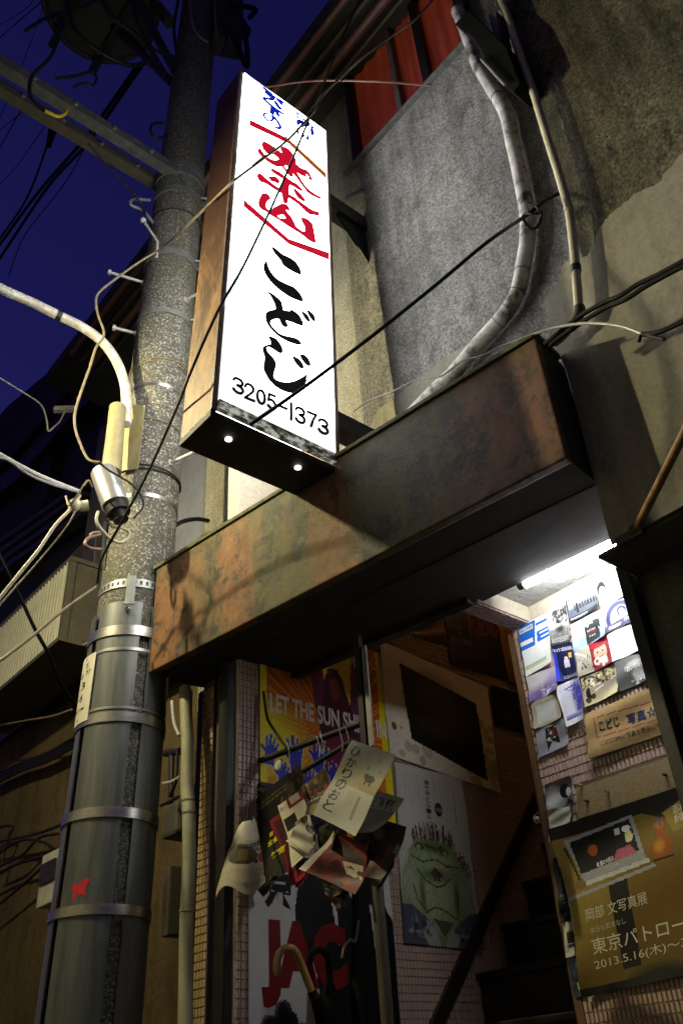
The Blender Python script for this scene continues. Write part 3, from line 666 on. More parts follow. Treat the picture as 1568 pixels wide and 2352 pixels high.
# ================================================================== UTILITY POLE
PX = -3.35
def pc_(z): r = z - ZC; return np.array([PX, 1.612+.0195*r, z])
def prad(z): r = z - ZC; return .172 - .0024*r
TH0 = math.atan2(-1.65, 3.35)
def psurf(z, deg, dr=0.0):
    a = TH0+math.radians(deg); c = pc_(z); return c + (prad(z)+dr)*np.array([math.cos(a), math.sin(a), 0])
def pz(px, py):                           # height of the pole surface seen at a photo point
    d = ray(px, py); zz = 2.0
    for _ in range(12):
        c = pc_(zz); hd = math.hypot(c[0], c[1])-prad(zz); zz = ZC + hd*d[2]/math.hypot(d[0], d[1])
    return zz
def pax(py): return np.interp(py, [0,250,500,1000,1300,1900,2352], [462,434,409,354,319,246,203])
def pzy(py): return pz(pax(py), py)
pole = thing('utility_pole', tuple(pc_(0)), 'speckled concrete utility pole wrapped in steel guard plates and bands', 'utility pole')
mk('shaft', tube([pc_(z) for z in np.linspace(0, Z(10.5), 30)], [prad(z) for z in np.linspace(0, Z(10.5), 30)], 40), M['pole'], pole, smooth=True)
def arcband(z0, z1, d0, d1, r0, r1, n=28, lead=0):
    v, f = [], []
    for i in range(n+1):
        dg_ = d0+(d1-d0)*i/n
        for z, r in ((z0, r0), (z0, r1), (z1, r1), (z1, r0)): v.append(tuple(psurf(z, dg_, r)))
    for i in range(n):
        for k in range(4):
            a, b = i*4+k, i*4+(k+1) % 4; f.append((a, b, b+4, a+4))
    f += [(0,1,2,3), (n*4+3, n*4+2, n*4+1, n*4)]
    return v, f
ztop = pzy(1385)
for (a, b, dz) in ((-52, 12, 0), (27, 92, -.012), (-118, -62, -.03)):
    mk('guard_plate', arcband(.25, ztop+dz, a, b, .010, .0175, 16), M['guard'], pole, smooth=True)
mk('guard_plate', arcband(.25, ztop-.02, 105, 228, .010, .0175, 16), M['guard'], pole, smooth=True)
for py0, py1 in ((1462,1440), (1660,1638), (1879,1855), (2102,2078)):
    mk('wide_band', arcband(pzy(py0), pzy(py1), -180, 180, .019, .0235, 64), M['band'], pole, smooth=True)
for py0, py1 in ((1497,1490), (1631,1625)):
    mk('thin_band', arcband(pzy(py0), pzy(py1), -180, 180, .0185, .021, 64), M['band'], pole, smooth=True)
for py0, py1, m in ((1140,1132,'band'), (886,879,'band')):
    mk('thin_band', arcband(pzy(py0), pzy(py1), -180, 180, .0005, .003, 64), M[m], pole, smooth=True)
# perforated strap
zs0, zs1 = pzy(1348), pzy(1330)
mk('perforated_strap', [arcband(zs0, zs0+(zs1-zs0)*.25, -180, 180, .001, .005, 64), arcband(zs1-(zs1-zs0)*.25, zs1, -180, 180, .001, .005, 64)] +
   [arcband(zs0+(zs1-zs0)*.24, zs1-(zs1-zs0)*.24, d, d+5.2, .001, .0049, 2) for d in range(-180, 180, 9)], M['steel'], pole)
mk('strap_tongue', [arcband(zs0-.10, zs1+.012, -14, -1, .006, .012, 4), arcband(zs0-.10, zs0-.085, -15, 0, .012, .02, 4)], M['steel'], pole)
for px, py, dg_ in ((256,1402,-8), (186,1442,-88)):
    z = pz(px, py); a = psurf(z, dg_, .016); b = psurf(z, dg_, .045)
    mk('acorn_nut', [cyl(a, psurf(z, dg_, .03), .013, 6), cyl(psurf(z, dg_, .029), b, .010, 10, .004)], M['chrome'], pole)
# number plate
def pole_pt(px, py, dr=.024):            # photo point -> point on the pole cylinder
    d = ray(px, py); lo = None
    for t in np.arange(2.5, 12, .004):
        p = O+d*t; c = pc_(p[2])
        if math.hypot(p[0]-c[0], p[1]-c[1]) <= prad(p[2])+dr: return p
    t = min(np.arange(2.5, 12, .004), key=lambda t: math.hypot(*((O+d*t)-pc_((O+d*t)[2]))[:2]))
    return O+d*t
def pole_deg(p): return math.degrees(math.atan2(p[1]-pc_(p[2])[1], p[0]-pc_(p[2])[0])-TH0)
npz0, npz1 = pz(175, 1645), pz(205, 1488)
npl = mk('number_plate', arcband(npz0, npz1, -96, -46, .0245, .027, 12), M['plate'], pole, smooth=True, label='cream number plate reading 34')
def plate_text(s, d0, d1, z0, z1, bold=.01):
    V, F = glyph(s, bold); return [tuple(psurf(z0+(z1-z0)*v, d0+(d1-d0)*u, .0278)) for u, v in V], F
hN = npz1-npz0
mk('plate_lettering', [plate_text('番', -66, -55, npz0+hN*.80, npz0+hN*.885), plate_text('分', -63, -51, npz0+hN*.70, npz0+hN*.785), plate_text('谷', -78, -68, npz0+hN*.68, npz0+hN*.77),
     plate_text('3', -72, -60, npz0+hN*.50, npz0+hN*.61), plate_text('4', -75, -62, npz0+hN*.31, npz0+hN*.43), plate_text('東7.1M', -84, -56, npz0+hN*.17, npz0+hN*.235),
     plate_text('I', -66, -64, npz0+hN*.93, npz0+hN*.965), plate_text('I', -70, -68, npz0+hN*.04, npz0+hN*.08)], M['black'], npl)
# clamps with bolts, step bolts
for py, h in ((432, 14), (577, 16), (713, 11)):
    z = pzy(py); cl = mk('clamp', arcband(z-.002*h, z+.002*h, -170, 75, .002, .008, 40), M['galv_dull'], pole, smooth=True)
    for dg_ in (68, -150):
        mk('clamp_ear', [obox(psurf(z, dg_, .03), psurf(z, dg_, 1)-psurf(z, dg_, 0), np.cross(up, psurf(z, dg_, 1)-psurf(z, dg_, 0)), up, .035, .004, .002*h)], M['galv_dull'], cl)
    mk('clamp_bolt', cyl(psurf(z, 60, .035)+np.array([.0,-.03,0]), psurf(z, 60, .035)+np.array([.05,.06,0]), .008, 8), M['steel'], cl)
for (px, py, deg_, L, tilt) in ((411,675,40,.15,0), (379,1052,38,.16,0), (312,720,-88,.12,0), (306,601,-85,.20,0), (372,1290,62,.05,0)):
    z = pz(px, py); a = psurf(z, deg_, -.02); b = psurf(z, deg_+4, L)
    s = mk('step_bolt', cyl(a, b, .0095, 10), M['bolt_white'], pole, smooth=True)
    dd = nrm(b-a); mk('bolt_head', cyl(b-dd*.001, b+dd*.016, .019, 6), M['bolt_white'], s)
    mk('bolt_foot', cyl(psurf(z, deg_, -.004), psurf(z, deg_, .008), .018, 10), M['bolt_white'], s)
yb_ = hx(329, 506, -3.22); ya_ = hx(362, 556, -3.20)
mk('insulator_hook', [tube([hx(360, 590, -3.19), ya_, yb_], .009, 8), ball(yb_, .02)], M['bolt_white'], pole, smooth=True)
mk('black_hook', [tube(smooth_path([hx(x, y, -3.24) for x, y in [(352,512),(330,485),(300,470),(308,458),(345,460)]], 4), .010, 8)], M['galv_dull'], pole, smooth=True)
mk('black_hook', [tube(smooth_path([hx(x, y, -3.24) for x, y in [(375,282),(352,285),(346,302),(360,318),(385,312)]], 4), .010, 8)], M['dark_metal'], pole, smooth=True)
for k, (py, dr) in enumerate(((823,.004), (832,.005), (932,.004), (965,.005), (1068,.005), (1074,.006), (478,.004))):
    z = pzy(py); mk('tie_wire', tube([psurf(z+.012*math.sin(math.radians(d*1.3+k*50)), d, dr) for d in range(-180, 181, 12)], .0032 if k < 4 else .005, 6), M['brown_wire'] if k < 4 else M['dark_metal'], pole)
# cream cover over the lamp arm foot
def cov(px, py, dr): return pole_pt(px, py, dr)
cA = [pole_pt(x, y, .03) for x, y in ((292, 932), (334, 932), (318, 1078), (276, 1083))]
mk('cover_plate', prism(cA, -nrm(np.cross(cA[1]-cA[0], cA[3]-cA[0]))*.006), M['cover'], pole)
cB = [hx(271, 936, -3.235), hx(256, 1086, -3.20)]
mk('arm_cover', tube([cB[0], cB[0]*.5+cB[1]*.5, cB[1]], [.043, .045, .05], 18), M['cover'], pole, smooth=True)
# crossarms over the street and dark gear at the top
zc_ = pzy(395)
for k, (dx, zz, w) in enumerate(((.10, 0.02, .038), (-.10, .10, .038), (.22, .03, .03))):
    a = pc_(zc_+zz) + np.array([dx, -.10, 0]); 
    if k == 2: continue
    mk('crossarm', [box((a[0]-w, a[1]-1.75, a[2]-w), (a[0]+w, a[1]+.05, a[2]+w*.2)), box((a[0]-w, a[1]-1.75, a[2]+w*.2), (a[0]-w*.6, a[1]+.05, a[2]+w)), box((a[0]+w*.6, a[1]-1.75, a[2]+w*.2), (a[0]+w, a[1]+.05, a[2]+w))], M['arm_steel'] if k == 0 else M['brown_metal'], pole)
    for j in range(6): mk('arm_bolt', cyl((a[0]+w-.002, a[1]-.2-.27*j, a[2]-.005), (a[0]+w+.022, a[1]-.2-.27*j, a[2]-.005), .013, 8), M['galv_dull'], pole)
    mk('arm_clamp', arcband(zc_+zz-.03, zc_+zz+.03, -175, 175, .002, .010, 40), M['galv_dull'], pole, smooth=True)
zt_ = pzy(150)
for k, dg_ in enumerate((-95, -60)):
    mk('top_brace', tube([psurf(zt_+.0, dg_, 0), psurf(zt_+1.1, dg_, .75)], .035, 8), M['dark_metal'], pole)
tf = thing('pole_transformer', tuple(hy(330, 30, 1.25)), 'dark round transformer on brackets at the top of the pole', 'transformer')
cT = np.array([PX-.28, 1.02, zt_+.75])
mk('tank', tube([cT, cT+np.array([0,0,.03]), cT+np.array([0,0,.9])], [.40, .43, .43], 32), M['dark_build'], tf, smooth=True)
mk('rim', tube([cT+np.array([.45*math.cos(a), .45*math.sin(a), .02]) for a in np.linspace(0, 2*math.pi, 33)], .022, 8), M['dark_build'], tf, smooth=True)
for a in (-.6, .6): mk('bracket', box((cT[0]-.5+.0, cT[1]+a*.3-.03, cT[2]-.08), (cT[0]+.45, cT[1]+a*.3+.03, cT[2]-.01)), M['dark_metal'], tf)
mk('bushing', [cyl((cT[0]+.3, cT[1]+.35, cT[2]-.02), (cT[0]+.36, cT[1]+.45, cT[2]-.25), .05, 10)], M['dark_build'], tf)
cb = thing('cable_box', tuple(psurf(pzy(200), 60, .2)), 'dark cable junction box and hanging cable loops right of the pole top', 'junction box')
z = pzy(60)
mk('case', [obox(psurf(z+.25, 62, .12), (.44,.9,0), (.9,-.44,0), up, .12, .10, .42)], M['dark_build'], cb, bevel=.02)
for k, pts in enumerate(([(560,10),(600,15),(625,22),(610,40)], [(545,55),(575,95),(600,150),(605,135),(598,60)], [(590,40),(610,70),(600,90)], [(548,60),(553,95),(540,125)])):
    mk('cable_loop', tube(smooth_path([hx(x*.94, y, -3.0) for x, y in pts], 4), .022 if k < 2 else .012, 8), M['black'], cb, smooth=True)
mk('drip_cable', tube(smooth_path([hx(x, y, -3.1) for x, y in [(434,0),(440,45),(455,80),(478,98)]], 5), .009, 8), M['brown_wire'], cb, smooth=True)
mk('drip_cable', tube(smooth_path([hx(x, y, -3.08) for x, y in [(492,0),(496,60),(505,115),(506,135)]], 5), .010, 8), M['brown_wire'], cb, smooth=True)

# fuse holder hanging on the pole
fh = thing('fuse_holder', tuple(hx(245, 1130, -3.08)), 'white metal fuse can hanging on the pole below the lamp arm', 'fuse holder')
f0, f1 = hx(238, 1085, -3.10), hx(266, 1160, -3.06)
dv = nrm(f1-f0)
mk('can', tube([f0-dv*.012, f0, f1], [.052, .060, .064], 20), M['alu'], fh, smooth=True)
mk('socket', [tube([f1-dv*.01, f1+dv*.05], [.056, .056], 14), tube([f1+dv*.05, f1+dv*.09], [.04, .035], 10)], M['black'], fh, smooth=True)
for k, pts in enumerate(([(226,1175),(222,1195),(232,1215),(258,1240),(280,1246),(297,1232),(292,1218),(255,1205)], [(248,1193),(262,1188),(280,1200),(262,1212),(250,1200)])):
    mk('wire_loop', tube(smooth_path([hx(x, y, -3.08) for x, y in pts], 5), .0075 if k == 0 else .005, 8), [M['cream_wire'], M['brown_wire']][k], fh, smooth=True)
mk('wire_loop', tube(smooth_path([hx(x, y, -3.0) for x, y in [(228,1062),(250,1080),(300,1110),(325,1140),(328,1165),(308,1190)]], 5), .005, 6), M['black'], fh, smooth=True)

# ================================================================== CABLES
def cable(label, pts, r, mat, x=None, y=None, group='overhead cables', name='cable', k=6):
    P = []
    for p in pts:
        if len(p) == 3: P.append(hx(*p))
        elif x is not None: P.append(hx(p[0], p[1], x))
        else: P.append(hy(p[0], p[1], y))
    return mk(name, tube(smooth_path(P, k), r, 7), M[mat], None, label, 'cable', group, smooth=True)
cable('black cable slanting across the lit sign down to the pole strap', [(835,-20,-1.35),(775,110,-1.55),(735,215,-1.72),(703,290,-1.82),(640,440,-1.9),(560,610,-1.93),(503,710,-1.96),(440,850,-2.08),(407,935,-2.25),(345,1075,-2.6),(290,1180,-2.85),(246,1260,-3.05),(232,1290,-3.1),(224,1340,-3.16)], .006, 'black')
cable('black cable from the sign foot up to the white pipe bundle', [(575,975,-1.93),(700,888,-1.82),(850,775,-1.62),(1000,655,-1.40),(1120,555,-1.20),(1212,492,-1.02),(1250,462,-.97),(1292,440,-.93)], .0075, 'black')
ktie = hx(1212, 492, -1.02)
mk('cable_tie', [tube([ktie+np.array([.035*math.cos(a), .035*math.sin(a)+.03, .02*math.sin(a*2)]) for a in np.linspace(0, 2*math.pi, 17)], .006, 6), tube(smooth_path([ktie, ktie+np.array([.02,-.02,.03]), ktie+np.array([.04,0,.0]), ktie+np.array([.05,-.01,-.05])], 4), .003, 5)], M['black'], None, 'black wire knot tying the cable to the white pipe bundle', 'wire tie')
cable('cream cable crossing the top of the sign to the pole hook', [(1010,-20,-1.2),(954,43,-1.3),(904,79,-1.4),(839,126,-1.5),(792,169,-1.6),(741,218,-1.7),(719,257,-1.75),(663,319,-1.85),(607,363,-1.92),(557,400,-1.95),(523,428,-2.0),(439,509,-2.45),(378,565,-3.0),(314,606,-3.14),(256,648,-3.16),(227,673,-3.16),(221,693,-3.16),(226,725,-3.16),(238,757,-3.16),(237,776,-3.16),(221,798,-3.16),(208,840,-3.14),(192,885,-3.13),(174,942,-3.13),(173,981,-3.13),(186,1022,-3.12),(200,1051,-3.1),(213,1060,-3.08),(230,1062,-3.06)], .0065, 'brown_wire')
cable('thin black wire alongside the cream cable on the sign', [(559,396,-2.06),(652,319,-1.86),(722,249,-1.74),(800,170,-1.58)], .003, 'black')
cable('reddish cable sagging from the sign top to the wall panel', [(610,200,-2.04),(691,188,-1.95),(761,185,-1.85),(878,188,-1.65),(976,196,-1.5),(1117,211,-1.25)], .006, 'red_wire')
cable('thin grey wire along the top of the rusty beam', [(812,945),(850,918),(900,900),(960,870),(1010,865),(1060,830),(1110,815),(1150,795),(1235,762)], .0028, 'galv_dull', y=1.92)
for k, (pts, r) in enumerate((([(-10,575),(0,562),(90,440),(202,310),(320,145)], .020), ([(-10,606),(0,594),(110,430),(205,324),(327,150)], .018), ([(-5,556),(65,450),(119,306),(142,270)], .012),
        ([(20,635),(58,540),(150,420),(204,322)], .005), ([(-5,302),(30,275),(74,243)], .008), ([(-5,350),(43,263),(60,235)], .008), ([(-5,285),(54,144),(101,12),(108,-10)], .006), ([(-10,95),(100,0),(115,-15)], .014), ([(-5,60),(60,20),(80,-10)],.010), ([(-5,430),(40,380),(90,310),(120,265)], .005))):
    cable(['thick dark overhead cable, upper of the close pair in the sky', 'thick dark overhead cable, lower of the close pair in the sky', 'dark cable with insulators hanging below the crossarms', 'thin dark wire below the thick cable pair', 'short dark cable at the left edge under the crossarm', 'short steep dark cable at the left edge under the crossarm', 'thin steep wire crossing both crossarms', 'dark cable in the top left corner', 'second dark cable in the top left corner', 'thin steep wire left of the insulators'][k], pts, r, 'black', y=1.75 if k in (0, 1) else 1.5)
tang = [[(150,0),(175,70),(230,120),(300,150),(345,140)], [(300,0),(320,60),(350,110),(400,130)], [(130,180),(170,175),(215,160),(235,130),(220,118)], [(170,200),(195,190),(215,195),(222,175),(205,160)], [(235,0),(260,40),(330,95),(380,170)], [(410,0),(400,60),(405,120)], [(345,20),(350,60),(335,100),(352,120)], [(60,70),(110,40),(180,20),(240,-10)]]
for k, pts in enumerate(tang):
    cable('%s dark cable in the tangle around the transformer' % ('first', 'second', 'third', 'fourth', 'fifth', 'sixth', 'seventh', 'uppermost')[k], pts, (.016, .012, .010, .008, .02, .012, .008, .012)[k], 'black', x=-3.05, group='tangled cables at the pole top')
ins = hy(119, 315, 1.5)
mk('cable_insulator', [tube([hy(112, 335, 1.5), hy(121, 300, 1.5), hy(132, 278, 1.5)], [.03, .05, .025], 10)], M['black'], None, 'dark insulator on the cable below the crossarms', 'insulator', smooth=True)
cable('thin dark cable from the crossarm cables to the pole hook', [(205,331,-2.9),(260,395,-3.05),(317,457,-3.2),(335,493,-3.22)], .007, 'black')
lp = [(150,42),(120,125),(80,168),(68,200),(76,230),(104,255),(133,266)]
cable('black cable loop around the crossarm', [(x, y, -3.0) for x, y in lp], .011, 'black')
cable('yellow taped end of the cable loop on the crossarm', [(104,255,-2.98),(133,267,-2.98),(150,260,-2.98),(153,249,-2.98)], .0115, 'yellow')
cable('white twisted cable running in from the left edge to the insulator', [(-15,1036,-3.0),(0,1044,-3.0),(67,1081,-3.02),(120,1105,-3.04),(184,1130,-3.06)], .010, 'white_wire')
cable('second strand of the white twisted cable at the left', [(-15,1048,-2.99),(20,1058,-2.99),(67,1090,-3.0),(120,1112,-3.03),(184,1131,-3.05)], .006, 'grey_wire')
cable('cream cable dropping from the insulator to the left edge', [(184,1138,-3.05),(160,1172,-3.05),(128,1206,-3.05),(88,1265,-3.05),(53,1308,-3.05),(0,1374,-3.05),(-20,1400,-3.05)], .0075, 'cream_wire')
cable('thin brown wire beside the cream cable at the left', [(186,1150,-3.04),(155,1206,-3.04),(93,1284,-3.04),(35,1350,-3.04),(-10,1402,-3.04)], .004, 'brown_wire')
cable('brown cable from the perforated strap to the left edge', [(222,1348,-3.17),(147,1401,-3.15),(80,1457,-3.1),(16,1506,-3.05),(-15,1528,-3.05)], .007, 'brown_wire')
cable('dark cable falling steeply past the ribbed sign box', [(-10,1258,-3.6),(27,1332,-3.65),(53,1385,-3.7),(83,1449,-3.75),(112,1502,-3.8),(140,1570,-3.9),(175,1622,-4.0)], .009, 'black')
cable('thin cable in the dark gap beneath the ribbed box', [(-10,1668),(60,1655),(120,1645),(165,1630)], .007, 'brown_wire', y=2.2)
for k in range(4):
    cable(['topmost of four dark cables on the olive wall', 'second of four dark cables on the olive wall', 'third of four dark cables on the olive wall', 'lowest of four dark cables on the olive wall'][k], [(-15,1782+k*7),(50,1752+k*6),(110,1730+k*6),(175,1692+k*7)], .012, 'black', y=2.4, group='cables on the olive wall')
for k, pts in enumerate(([(-10,1935),(40,1925),(95,1912),(140,1895)], [(-10,1965),(50,1930),(100,1935),(130,1955)], [(0,1990),(50,1965),(90,1925),(135,1915)], [(-10,2010),(40,1985),(110,1965)], [(-10,2085),(50,2035),(105,1985)], [(5,1985),(20,1925),(30,1900),(8,1898),(-8,1908)])):
    cable(['%s of the tangled black cables low on the olive wall' % w for w in ('uppermost', 'second', 'third', 'fourth', 'lowest, slanting one', 'short looped one')][k], pts, .010, 'black', y=2.38, group='cables on the olive wall')
for k, pts in enumerate(([(1250,792),(1262,781),(1326,730),(1384,696),(1422,680),(1464,653),(1512,630),(1590,588)], [(1262,795),(1282,778),(1342,736),(1390,707),(1435,688),(1480,659),(1538,627),(1590,600)])):
    cable(['upper of two black cables leaving the beam end to the right', 'lower of two black cables leaving the beam end to the right'][k], pts, .0085, 'black', y=1.93)
cable('grey metal tie bar arching from the beam end to the right', [(1228,766),(1282,751),(1336,743),(1390,744),(1435,752),(1477,768)], .005, 'grey_wire', y=1.90)
cable('black cable leaving the grey tie bar at the right edge', [(1474,768),(1512,763),(1568,739),(1600,725)], .008, 'black', y=1.90)
cable('short black tail hanging at the end of the grey tie bar', [(1466,785),(1474,768),(1500,774),(1524,779)], .006, 'black', y=1.90)
cable('grey-taped cable stub crossing the ribbed siding', [(398,1210,-3.5),(420,1198,-3.55),(450,1192,-3.6),(478,1196,-3.65)], .013, 'black')
cable('black cable curving behind the beam at the siding', [(436,1275,-3.4),(445,1255,-3.42),(462,1238,-3.45),(482,1225,-3.5)], .013, 'black')
cable('red wire ring sticking out left of the pole', [(232,1228),(205,1236),(196,1250),(210,1260),(234,1262)], .009, 'red_wire', x=-3.36)
cable('small brown wire ring left of the pole', [(234,1222),(215,1224),(208,1230),(220,1234)], .007, 'brown_wire', x=-3.36)
cable('pale wire drooping in front of the dark house', [(-10,862),(60,905),(95,930),(108,965),(112,990),(125,980),(138,968),(150,945),(162,940)], .006, 'grey_wire', x=-4.6)
mk('wire_clamp', obox(hx(148, 940, -4.6), (.44,.9,.2), (.9,-.44,0), up, .07, .02, .018), M['bolt_white'], None, 'small pale clamp on the dark house holding a wire', 'clamp', bevel=.004)
inz = hx(172, 1160, -3.05)
ci = thing('ceramic_insulator', tuple(inz), 'round cream ceramic insulator left of the fuse can', 'insulator')
mk('knob', [ball(inz, .032, 14, 10, (1, .9, 1)), tube([inz+np.array([.0,.02,.0]), inz+np.array([.02,.055,.01])], [.025, .025], 12)], M['porcelain'], ci, smooth=True)
mk('tie', tube(smooth_path([inz+np.array([0,-.045,.03]), inz+np.array([.03,-.03,-.03]), inz+np.array([.1,0,.07]), hx(212, 1118, -3.05)], 4), .005, 6), M['brown_wire'], ci)
# ================================================================== PIPES ON THE WALL
bp = [(1049,25),(1064,60),(1078,97),(1097,148),(1129,202),(1161,259),(1176,324),(1191,389),(1206,464),(1211,503),(1210,555),(1201,610),(1189,668),(1163,716),(1131,754),(1098,790),(1085,805),(1040,858),(1000,896),(962,935),(925,975)]
bun = mk('pipe_bundle', tube(smooth_path([hy(x, y, YP-.045) for x, y in bp], 5), .033, 14), M['bundle'], None, 'thick white taped pipe bundle curving down the wall panel', 'pipe', smooth=True)
bpath = smooth_path([hy(x, y, YP-.045) for x, y in bp], 5)
for i in (22, 45, 56, 60, 64, 68): mk('tape_ring', tube([bpath[i], bpath[i+1]*.12+bpath[i]*.88], .0345, 14), M['dark_metal'] if i != 45 else M['cream_pipe'], bun, smooth=True)
p2 = [(1146,-20),(1150,0),(1167,42),(1195,128),(1223,208),(1240,264),(1261,333),(1282,399),(1299,458),(1306,486),(1315,555),(1322,625),(1327,694),(1329,715),(1322,735),(1310,750),(1289,774),(1271,788)]
cpi = mk('conduit_pipe', tube(smooth_path([hy(x, y, 2.05) for x, y in p2], 5), .0165, 12), M['cream_pipe'], None, 'slim cream conduit running down the stained right-hand wall', 'pipe', smooth=True)
cpath = smooth_path([hy(x, y, 2.05) for x, y in p2], 5)
for i in (44, 54): mk('pipe_joint', tube([cpath[i], cpath[i+1]], .020, 10), M['cream_pipe'] if i == 44 else M['dark_metal'], cpi)
mk('elbow', tube(cpath[62:77], .021, 12), M['brown_metal'], cpi, smooth=True)
bk = thing('wall_bracket', tuple(hy(1120, 120, 2.0)), 'black steel bracket plate at the top of the pipe bundle', 'bracket')
mk('plate', prism([hy(x, y, 1.98) for x, y in [(1043,55),(1076,22),(1160,105),(1194,190),(1178,212),(1160,200),(1085,85)]], (0, .12, 0)), M['matte_black'], bk, bevel=.004)
mk('rod', cyl(hy(1105, 135, 1.96), hy(1160, 195, 1.96), .008, 8), M['galv_dull'], bk)
mk('foot', prism([hy(x, y, 2.02) for x, y in [(1120,40),(1136,22),(1152,110),(1140,100)]], (0, .08, 0)), M['galv_dull'], bk)
br_ = thing('wall_brace', tuple(hy(1458, 1219, 2.09)), 'rusty diagonal brace rod on the right-hand wall', 'brace')
r0 = hy(1458, 1219, YR-.012); r1 = hy(1575, 985, YR-.24); r1 = r0+(r1-r0)*1.3
mk('rod', cyl(r0, r1, .0125, 10), M['rust'], br_, smooth=True)
mk('foot', [ball(r0, .022, 10, 6), obox(r0+np.array([-.02,.0,-.01]), (1,0,0), (0,1,0), up, .045, .012, .014)], M['brown_metal'], br_)
wp = [(425,1580),(429,1666),(431,1710),(430,1804),(434,1868),(434,1996),(429,2117),(427,2260),(426,2360),(425,2500)]
wpi = mk('wrapped_pipe', tube(smooth_path([hy(x, y, 1.80) for x, y in wp], 5), .0265, 14), M['wrap_pipe'], None, 'cream tape-wrapped pipe standing right of the steel-clad pole', 'pipe', smooth=True)
wpath = smooth_path([hy(x, y, 1.80) for x, y in wp], 5)
for i in (18, 20, 29): mk('pipe_tie', tube([wpath[i]+np.array([0,0,.003]), wpath[i]-np.array([0,0,.004])], .029, 12), M['brown_wire'] if i < 29 else M['cream_wire'], wpi)
mk('thin_conduit', cyl(hy(441, 1585, 1.86), hy(438, 1900, 1.86)+np.array([0,0,-.9]), .004, 8), M['cream_pipe'], None, 'thin pale wire conduit beside the wrapped pipe', 'pipe')

# ================================================================== PRINTED PAPER
class Cv:
    def __init__(s, w, h, col):
        s.w, s.h = w, h; s.a = np.zeros((h, w, 3)); s.a[:] = lin(col); s.T = []
        s.V, s.U = np.meshgrid((np.arange(h)+.5)/h, (np.arange(w)+.5)/w, indexing='ij')
    def put(s, m, col, k=1.0):
        c = np.array(lin(col)); m = m.astype(float)[..., None]*k; s.a = s.a*(1-m)+c*m; return s
    def rect(s, u0, v0, u1, v1, col, k=1.0): return s.put((s.U >= u0) & (s.U < u1) & (s.V >= v0) & (s.V < v1), col, k)
    def ell(s, u, v, ru, rv, col, k=1.0): return s.put(((s.U-u)/ru)**2+((s.V-v)/rv)**2 < 1, col, k)
    def soft(s, u, v, ru, rv, col, k=1.0):
        m = np.clip(1-np.sqrt(((s.U-u)/ru)**2+((s.V-v)/rv)**2), 0, 1); return s.put(np.minimum(1, m*1.6), col, k)
    def poly(s, P, col, k=1.0):
        c = np.zeros(s.U.shape, bool); j = len(P)-1
        for i in range(len(P)):
            xi, yi = P[i]; xj, yj = P[j]
            if yi != yj: c ^= ((yi > s.V) != (yj > s.V)) & (s.U < (xj-xi)*(s.V-yi)/(yj-yi)+xi)
            j = i
        return s.put(c, col, k)
    def line(s, p, q, wd, col, k=1.0):
        asp = s.h/s.w; ax, ay, bx, by = p[0], p[1]*asp, q[0], q[1]*asp; L2 = (bx-ax)**2+(by-ay)**2+1e-9
        t = np.clip(((s.U-ax)*(bx-ax)+(s.V*asp-ay)*(by-ay))/L2, 0, 1)
        return s.put((s.U-ax-t*(bx-ax))**2+(s.V*asp-ay-t*(by-ay))**2 < wd*wd, col, k)
    def grad(s, c0, c1, u0=0, v0=0, u1=1, v1=1):
        m = (s.U >= u0) & (s.U < u1) & (s.V >= v0) & (s.V < v1); t = np.clip((s.V-v0)/(v1-v0), 0, 1)[..., None]
        g = np.array(lin(c0))*(1-t)+np.array(lin(c1))*t; s.a[m] = g[m]; return s
    def grain(s, amt=.15, blk=1, u0=0, v0=0, u1=1, v1=1):
        r = rng.random((s.h//blk+1, s.w//blk+1)); r = np.kron(r, np.ones((blk, blk)))[:s.h, :s.w]
        m = ((s.U >= u0) & (s.U < u1) & (s.V >= v0) & (s.V < v1)).astype(float); s.a *= (1+(r-.5)*2*amt*m)[..., None]; s.a = np.clip(s.a, 0, 1); return s
    def blots(s, n, u0, v0, u1, v1, r0, r1, cols):
        for _ in range(n):
            u, v = random.uniform(u0, u1), random.uniform(v0, v1); r = random.uniform(r0, r1)
            s.ell(u, v, r, r*s.w/s.h*random.uniform(.6, 1.8), random.choice(cols), random.uniform(.5, 1))
        return s
    def lines(s, u0, v0, u1, v1, n, col, k=.7, vert=False):     # rows of print too small to read
        for i in range(n):
            t0 = (i+.15)/n; t1 = (i+.62)/n
            if vert:
                a, b = u0+(u1-u0)*t0, u0+(u1-u0)*t1; s.rect(a, v0, b, v0+(v1-v0)*random.uniform(.6, 1), col, k)
            else:
                a, b = v0+(v1-v0)*t0, v0+(v1-v0)*t1; x = u0
                while x < u1:
                    d = random.uniform(.03, .12); s.rect(x, a, min(u1, x+d), b, col, k*random.uniform(.5, 1)); x += d+.02
        return s
    def text(s, t, u0, v0, u1, v1, col, bold=.01, skew=0):
        s.T.append((t, u0, v0, u1, v1, lin(col), bold, skew)); return s
    def vtext(s, t, u0, v0, u1, v1, col, bold=.01, rot=0):
        n = len(t)
        for i, ch in enumerate(t):
            a = v0+(v1-v0)*i/n; b = v0+(v1-v0)*(i+.88)/n; s.text(ch, u0, a, u1, b, col, bold)
        return s
